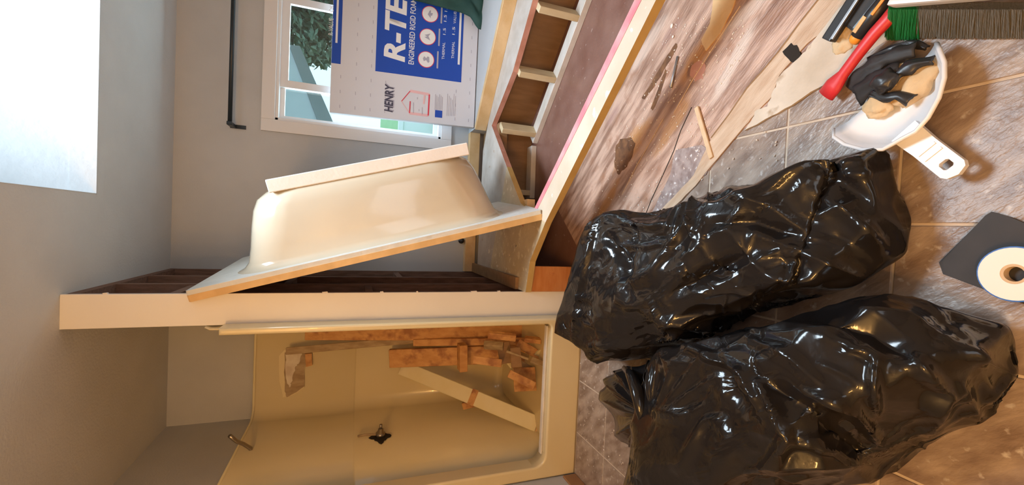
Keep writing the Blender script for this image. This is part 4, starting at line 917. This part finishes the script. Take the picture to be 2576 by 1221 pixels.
# knotted neck with loose flaps on the second bag
def blob(pix, ctr, ztop, seed, sub_=5): return crumple(star_bag(pix, ctr, ztop, seed), subdiv=sub_, seed=seed, iters=12, facets=26, ncrease=14, folds=[([(1578,938),(1600,985),(1612,1040),(1640,1085)],.022,.03), ([(1540,970),(1585,960)],.012,.014), ([(1600,935),(1640,1000),(1650,1060)],.014,-.02), ([(1560,1000),(1590,1050),(1600,1095)],.014,-.018), ([(1650,930),(1640,990)],.012,.014), ([(1680,960),(1650,1020)],.010,.012), ([(1700,1010),(1655,1040)],.010,.012)])
def fan(ctr, outl_, npleat, amp, seed, nm, drop=0.0):
    K_ = on_z(*ctr); P_ = [on_z(*p) for p in outl_]; n_ = 96; bm = new(); rows_ = []
    cum = [0.0]
    for a, b in zip(P_, P_[1:]): cum.append(cum[-1]+(b-a).length)
    for t in (0.04,0.15,0.28,0.42,0.56,0.70,0.82,0.92,1.0):
        row = []
        for k in range(n_+1):
            sft = k/n_*cum[-1]; m_ = min(max(1, int(np.searchsorted(cum, sft))), len(P_)-1); u = (sft-cum[m_-1])/(cum[m_]-cum[m_-1]); e = P_[m_-1].lerp(P_[m_], u)
            p = K_.lerp(e, t); ph = k/n_*npleat*2*PI + 1.3*noise.noise(Vector((k*0.05, t*1.5, seed)))*3
            w_ = (1-abs(math.sin(ph/2)))*2-0.7
            p.z += amp*w_*min(1, t*1.6)*(0.6+0.8*noise.noise(Vector((k*0.07, seed, 0)))) + 0.03*math.sin(t*PI); p.z = max(p.z, 0.01); row.append(p)
        rows_.append(row)
    loft(bm, rows_, close=False, cap0=False, cap1=False)
    o = bm_obj(nm, bm, 'bag', b2, True); md = o.modifiers.new('thickness', 'SOLIDIFY'); md.thickness = 0.002
fan((1648,1052,.25), [(1640,905,.20),(1612,922,.17),(1572,922,.17),(1528,948,.17),(1508,985,.16),(1522,1020,.15),(1538,1062,.13),(1562,1112,.10),(1586,1124,.10),(1612,1135,.14)], 7, 0.030, 3, 'flared_neck')
fan((1648,1052,.27), [(1640,905,.22),(1690,880,.26),(1740,915,.29),(1775,960,.30),(1800,1010,.31)], 8, 0.012, 5, 'gathered_film')
bm = new(); kp = [on_z(x,y,z) for x,y,z in ((1572,930,.19),(1588,945,.26),(1602,985,.285),(1612,1030,.285),(1622,1065,.27),(1645,1085,.22))]; tube(bm, kp, [.012,.020,.023,.021,.019,.012], 14)
for v in bm.verts: v.co += Vector((noise.noise(v.co*40), noise.noise(v.co*40+Vector((9,0,0))), noise.noise(v.co*40+Vector((0,9,0)))))*0.008
bm_obj('twisted_knot', bm, 'bag', b2, True)

# ------------------------------------------------------------------ DUSTPAN with rubble
dp = thing('dustpan', 'white plastic dustpan with long slotted handle, holding black scraps', 'dustpan', tuple(on_z(2240,300,0.02)))
zp_ = 0.045
ed0, ed1 = Vector((*D(2078,322,0.05),)), Vector((*D(2335,105,0.05),))
back = [(2078,322),(2095,345),(2130,365),(2180,378),(2235,378),(2262,365),(2290,350),(2320,335),(2350,300),(2375,250),(2385,200),(2380,160),(2360,125),(2335,103)]
rim = [Vector((*D(x,y,0.075),)) for x, y in back]
cen = Vector((*D(2215,235,0.03),))
def ring(sc, z, zb=None): return [Vector((cen.x+(p.x-cen.x)*sc, cen.y+(p.y-cen.y)*sc, z if (zb is None) else z)) for p in rim]
n = len(rim)
def hgt(i): 
    t = i/(n-1); return 0.018 + 0.058*math.sin(PI*min(1,max(0,t)))**0.5
rows = []
lip = lambda i: Vector((cen.x, cen.y))
for sc, zf in ((1.0,1.0),(0.97,0.96),(0.90,0.55),(0.82,0.22),(0.72,0.06),(0.45,0.03),(0.02,0.02)):
    rows.append([Vector((cen.x+(p.x-cen.x)*sc, cen.y+(p.y-cen.y)*sc, 0.024+hgt(i)*zf)) for i, p in enumerate(rim)])
bm = new(); loft(bm, rows, close=False, cap0=False, cap1=False)
o = bm_obj('pan', bm, 'white', dp, True, recalc=True); md = o.modifiers.new('thickness', 'SOLIDIFY'); md.thickness = 0.004; md.offset = 0
bm = new(); rr = [p for p in rows[0]]; tube(bm, rr, 0.005, 8); bm_obj('rolled_rim', bm, 'white', dp, True)
# handle with hanging slot
ha, hb = on_z(2295,345,0.06), on_z(2412,436,0.05)
hd = (hb-ha).normalized(); hs = hd.cross(Vector((0,0,1))).normalized(); hu = hs.cross(hd); Lh = (hb-ha).length
def hpt(u, v, z): return ha + hd*u + hs*v + hu*z
outl = [(-0.022,-0.030),(Lh*0.3,-0.026),(Lh*0.9,-0.026),(Lh*0.98,-0.020),(Lh+0.004,0.0),(Lh*0.98,0.020),(Lh*0.9,0.026),(Lh*0.3,0.026),(-0.022,0.030)]
bm = new(); top_ = [bm.verts.new(hpt(u,v,0.008)) for u, v in outl]
sl = [(Lh*0.70,-0.007),(Lh*0.73,-0.011),(Lh*0.83,-0.011),(Lh*0.86,-0.007),(Lh*0.86,0.007),(Lh*0.83,0.011),(Lh*0.73,0.011),(Lh*0.70,0.007)]
slv = [bm.verts.new(hpt(u,v,0.008)) for u, v in sl]
es = [bm.edges.new((top_[i], top_[(i+1)%len(top_)])) for i in range(len(top_))] + [bm.edges.new((slv[i], slv[(i+1)%len(slv)])) for i in range(len(slv))]
bmesh.ops.triangle_fill(bm, edges=es, use_beauty=True)
r_ = bmesh.ops.extrude_face_region(bm, geom=bm.faces[:]); bmesh.ops.translate(bm, vec=-hu*0.016, verts=[v for v in r_['geom'] if isinstance(v, bmesh.types.BMVert)])
bm_obj('handle', bm, 'white', dp)
for k in (0.36, 0.5):
    bm = new(); obox(bm, hpt(Lh*k,-0.02,0.009), hpt(Lh*k,0.02,0.009), 0.006, 0.003, hd); bm_obj('grip_rib', bm, 'white', dp)
# rubble in the pan: tan dust clods, black scraps
def clod(pix, z, r, m, label, seed, flat_=0.5, nm='plaster_clod', cat='rubble', el=1.0, rotv=0):
    c = on_z(*pix, z); rn = random.Random(seed); bm = new(); bmesh.ops.create_icosphere(bm, subdivisions=3, radius=r)
    cr_, sr_ = math.cos(rotv), math.sin(rotv)
    for v in bm.verts:
        q_ = 1+0.45*noise.noise(v.co/r*1.7+Vector((seed,0,0))); x_, y_ = v.co.x*el*q_, v.co.y/el*q_
        v.co = Vector((x_*cr_-y_*sr_, x_*sr_+y_*cr_, v.co.z*flat_*q_))+c
    return tag(bm_obj(nm, bm, m, None, True), label, cat)
clod((2300,215),0.035,0.045,'tan','tan dust heap at the back of the dustpan',1,0.4,el=1.3,rotv=-0.8)
clod((2212,262),0.045,0.032,'tan','tan clod near the front of the dustpan',2,0.5)
clod((2275,195),0.035,0.04,'tan','tan clod behind the black scraps in the dustpan',3,0.4)
def ribbon(pix, z, wd, m, label, seed, nm='black_scrap', cat='scrap', th=0.004):
    pts = [on_z(x, y, zz) for x, y, zz in pix]; rn = random.Random(seed); bm = new()
    # smooth path
    path = []
    for i in range(len(pts)-1):
        for k in range(5):
            t = k/5; p0_ = pts[max(i-1,0)]; p1_, p2_ = pts[i], pts[i+1]; p3_ = pts[min(i+2,len(pts)-1)]
            path.append(0.5*((2*p1_)+(p2_-p0_)*t+(2*p0_-5*p1_+4*p2_-p3_)*t*t+(3*p1_-p0_-3*p2_+p3_)*t**3))
    path.append(pts[-1]); rows_ = []
    for i, p in enumerate(path):
        d = (path[min(i+1,len(path)-1)]-path[max(i-1,0)]).normalized(); s = d.cross(Vector((0,0,1))).normalized()
        w1 = wd*(0.7+0.5*noise.noise(p*30+Vector((seed,0,0)))); row = []
        for k in range(7):
            f_ = (k-3)/3; row.append(p + s*w1*f_ + Vector((0,0,0.010*noise.noise(p*25+Vector((seed,f_*2,0)))-0.006*f_*f_)))
        rows_.append(row)
    loft(bm, rows_, close=False, cap0=False, cap1=False)
    o = bm_obj(nm, bm, m, None, True, recalc=True); md = o.modifiers.new('thickness', 'SOLIDIFY'); md.thickness = th
    return tag(o, label, cat)
ribbon([(2135,225,.02),(2160,190,.035),(2190,165,.045),(2240,140,.05),(2300,122,.05)], 0, 0.028, 'blackmatte', 'long black crumpled strip beside the red grip', 1)
ribbon([(2150,240,.03),(2185,210,.05),(2220,190,.06),(2260,170,.06)], 0, 0.032, 'blackmatte', 'middle black crumpled strip in the dustpan', 2)
ribbon([(2195,245,.05),(2235,205,.07),(2262,180,.07),(2300,160,.065),(2345,150,.06)], 0, 0.022, 'black', 'black strip reaching the far rim of the dustpan', 3)
ribbon([(2190,235,.06),(2225,245,.065),(2255,240,.065),(2290,252,.055)], 0, 0.014, 'black', 'small forked black piece over the tan dust', 4)
clod((2225,205),0.075,0.026,'black','glossy black crumpled lump on top of the dustpan rubble',8,0.6,nm='black_scrap',cat='scrap')
ribbon([(2180,150,.03),(2230,125,.04),(2280,108,.035),(2330,120,.03)], 0, 0.012, 'black', 'thin black strip under the broom bristles', 6)

# ------------------------------------------------------------------ TOOLS at the right edge of the room
tp1 = thing('pry_bar', 'dark grey square bar tool pointing at the beige patch', 'tool', tuple(on_z(2150,60,0.02)))
def bar(par, a, b, wd, th, m, nm, bv=0.004):
    bm = new(); obox(bm, a, b, wd, th, (b-a).cross(Vector((0,0,1)))); bevel(bm, bv, 2); return bm_obj(nm, bm, m, par)
bar(tp1, on_z(2084,102,0.04), on_z(2190,-60,0.05), 0.030, 0.026, 'black', 'shaft'); bar(tp1, on_z(2092,98,0.056), on_z(2190,-52,0.068), 0.008, 0.006, 'steel', 'ridge', 0.001)
tp2 = thing('pry_tool', 'thick black handled tool beside the grey bar', 'tool', tuple(on_z(2180,40,0.02)))
bar(tp2, on_z(2140,72,0.03), on_z(2240,-50,0.04), 0.046, 0.03, 'black', 'grip', 0.008)
tp3 = thing('screwdriver', 'black and yellow striped tool handle with orange end cap', 'tool', tuple(on_z(2170,90,0.02)))
a, b = on_z(2156,96,0.03), on_z(2246,-25,0.05)
bm = new(); tube(bm, [a, a.lerp(b,0.04), a.lerp(b,0.5), b], [0.012,0.019,0.021,0.017], 14); bm_obj('grip', bm, 'black', tp3, True)
sd = (b-a).cross(Vector((0,0,1))).normalized()
bar(tp3, a.lerp(b,0.08)+Vector((0,0,0.019))-sd*0.004, a.lerp(b,0.42)+Vector((0,0,0.021))-sd*0.004, 0.012, 0.003, 'tubedge', 'yellow_stripe', 0.001)
bar(tp3, a.lerp(b,0.5)+Vector((0,0,0.019))+sd*0.008, a.lerp(b,0.98)+Vector((0,0,0.018))+sd*0.008, 0.008, 0.003, 'orange', 'orange_stripe', 0.001)
bm = new(); bmesh.ops.create_icosphere(bm, subdivisions=3, radius=0.017)
for v in bm.verts: v.co += a
bm_obj('orange_cap', bm, 'orange', tp3, True)
tp4 = thing('red_handle_tool', 'red handled tool lying between the tools and dustpan', 'tool', tuple(on_z(2150,160,0.02)))
pts = [on_z(x,y,z) for x,y,z in ((2078,240,.03),(2098,214,.035),(2122,186,.04),(2160,135,.05),(2200,84,.055),(2232,50,.058),(2290,-25,.06))]
bm = new(); sw = [0.034,0.034,0.019,0.019,0.021,0.022,0.018]; rows_ = []
for i, p in enumerate(pts):
    d = (pts[min(i+1,len(pts)-1)]-pts[max(i-1,0)]).normalized(); s = d.cross(Vector((0,0,1))).normalized(); u_ = s.cross(d)
    rows_.append([p+s*sw[i]*0.8*math.cos(q_)*1.0+u_*0.013*math.sin(q_) for q_ in [2*PI*k/14 for k in range(14)]])
loft(bm, rows_); bm_obj('grip', bm, 'red', tp4, True)
# tan wood chunk near tools
clod((2130,78),0.012,0.030,'tan','tan clod between the grey bar and the orange cap',11,0.5)
clod((2118,112),0.010,0.028,'tan','low tan clod just below the grey bar tip',12,0.4)

# broom: white block, green and grey bristles
br = thing('push_broom', 'white broom head with green and grey bristles at frame edge', 'broom', tuple(on_z(2400,40,0.0)))
ba, bb = on_z(2250,22,0.10), on_z(2505,2,0.10); bdir = (bb-ba).normalized()
off_ = Vector((bdir.y,-bdir.x,0)); 
if off_.dot(on_z(2400,-60,0.1)-ba) < 0: off_ = -off_
bm = new(); quad_prism(bm, [ba, bb, bb+off_*0.09-bdir*0.02, ba+off_*0.09+bdir*0.02], (0,0,0.035)); bevel(bm, 0.008, 2); bm_obj('broom_block', bm, 'white', br)
def bristles(nm, x0, x1, m, n_, seed):
    rn = random.Random(seed); bm = new()
    for k in range(n_):
        t = rn.random(); top0 = on_z(x0+(x1-x0)*t, 20+rn.uniform(-14,3), 0.10); fan = (t-0.5)*30
        b0 = on_z(x0+(x1-x0)*t+rn.uniform(-8,8)-6, 95+rn.uniform(-16,8)-(x0-2235)*0.05, 0.006)
        b0 = top0.lerp(b0, rn.uniform(0.92,1.0)); b0.z = max(b0.z, 0.003); s = 0.0016
        a1 = Vector((s,0,0)); a2 = Vector((0,s,0))
        tv = [bm.verts.new(top0+a1), bm.verts.new(top0+a2), bm.verts.new(top0-a1)]; bv_ = [bm.verts.new(b0+a1*.7), bm.verts.new(b0+a2*.7), bm.verts.new(b0-a1*.7)]
        for i in range(3): bm.faces.new((tv[i], tv[(i+1)%3], bv_[(i+1)%3], bv_[i]))
    o = bm_obj(nm, bm, m, br, recalc=False); o['kind'] = 'stuff'
bristles('green_bristles', 2238, 2312, 'broomgreen', 1500, 1); bristles('grey_bristles', 2306, 2610, 'broomgrey', 5000, 2)

# ------------------------------------------------------------------ folded black cloth with a roll of white tape
bc = thing('black_cloth', 'flat folded black cloth under the white tape roll', 'cloth', tuple(on_z(2480,660,0)))
pix = [(2362,661),(2372,650),(2478,545),(2494,535),(2540,548),(2640,590),(2700,760),(2590,770),(2465,725),(2372,690)]
for k, (zt, sh_) in enumerate(((0.006,0),(0.011,6))):
    pts = [on_z(x+(sh_ if x < 2450 else 0), y-(sh_*0.3), zt) for x, y in pix]
    bm = new(); quad_prism(bm, [(p.x,p.y,0.001+0.005*k) for p in pts], (0,0,0.005)); bmesh.ops.triangulate(bm, faces=[f for f in bm.faces if len(f.verts) > 4], ngon_method='EAR_CLIP'); bm_obj('folded_layer', bm, 'blackmatte', bc)
tc_ = on_z(2553,690,0.03); tr = thing('tape_roll', 'white tape roll with blue rim on the black cloth', 'tape', (tc_.x, tc_.y, 0.012))
def annulus(r0, r1, z0, z1, m, nm, seg=40):
    bm = new(); rings_ = [[Vector((tc_.x+r*math.cos(2*PI*k/seg), tc_.y+r*math.sin(2*PI*k/seg), z)) for k in range(seg)] for r, z in ((r0,z0),(r1,z0),(r1,z1),(r0,z1),(r0,z0))]
    loft(bm, rings_, True, False, False); bm_obj(nm, bm, m, tr)
Rt = (on_z(2553,690-70,0.03)-tc_).length
annulus(Rt*0.36, Rt*0.95, 0.012, 0.034, 'tape', 'tape_winding'); annulus(Rt*0.95, Rt, 0.012, 0.032, 'bluerim', 'blue_rim'); annulus(Rt*0.27, Rt*0.36, 0.012, 0.033, 'core', 'cardboard_core')
# rug corner at the frame edge
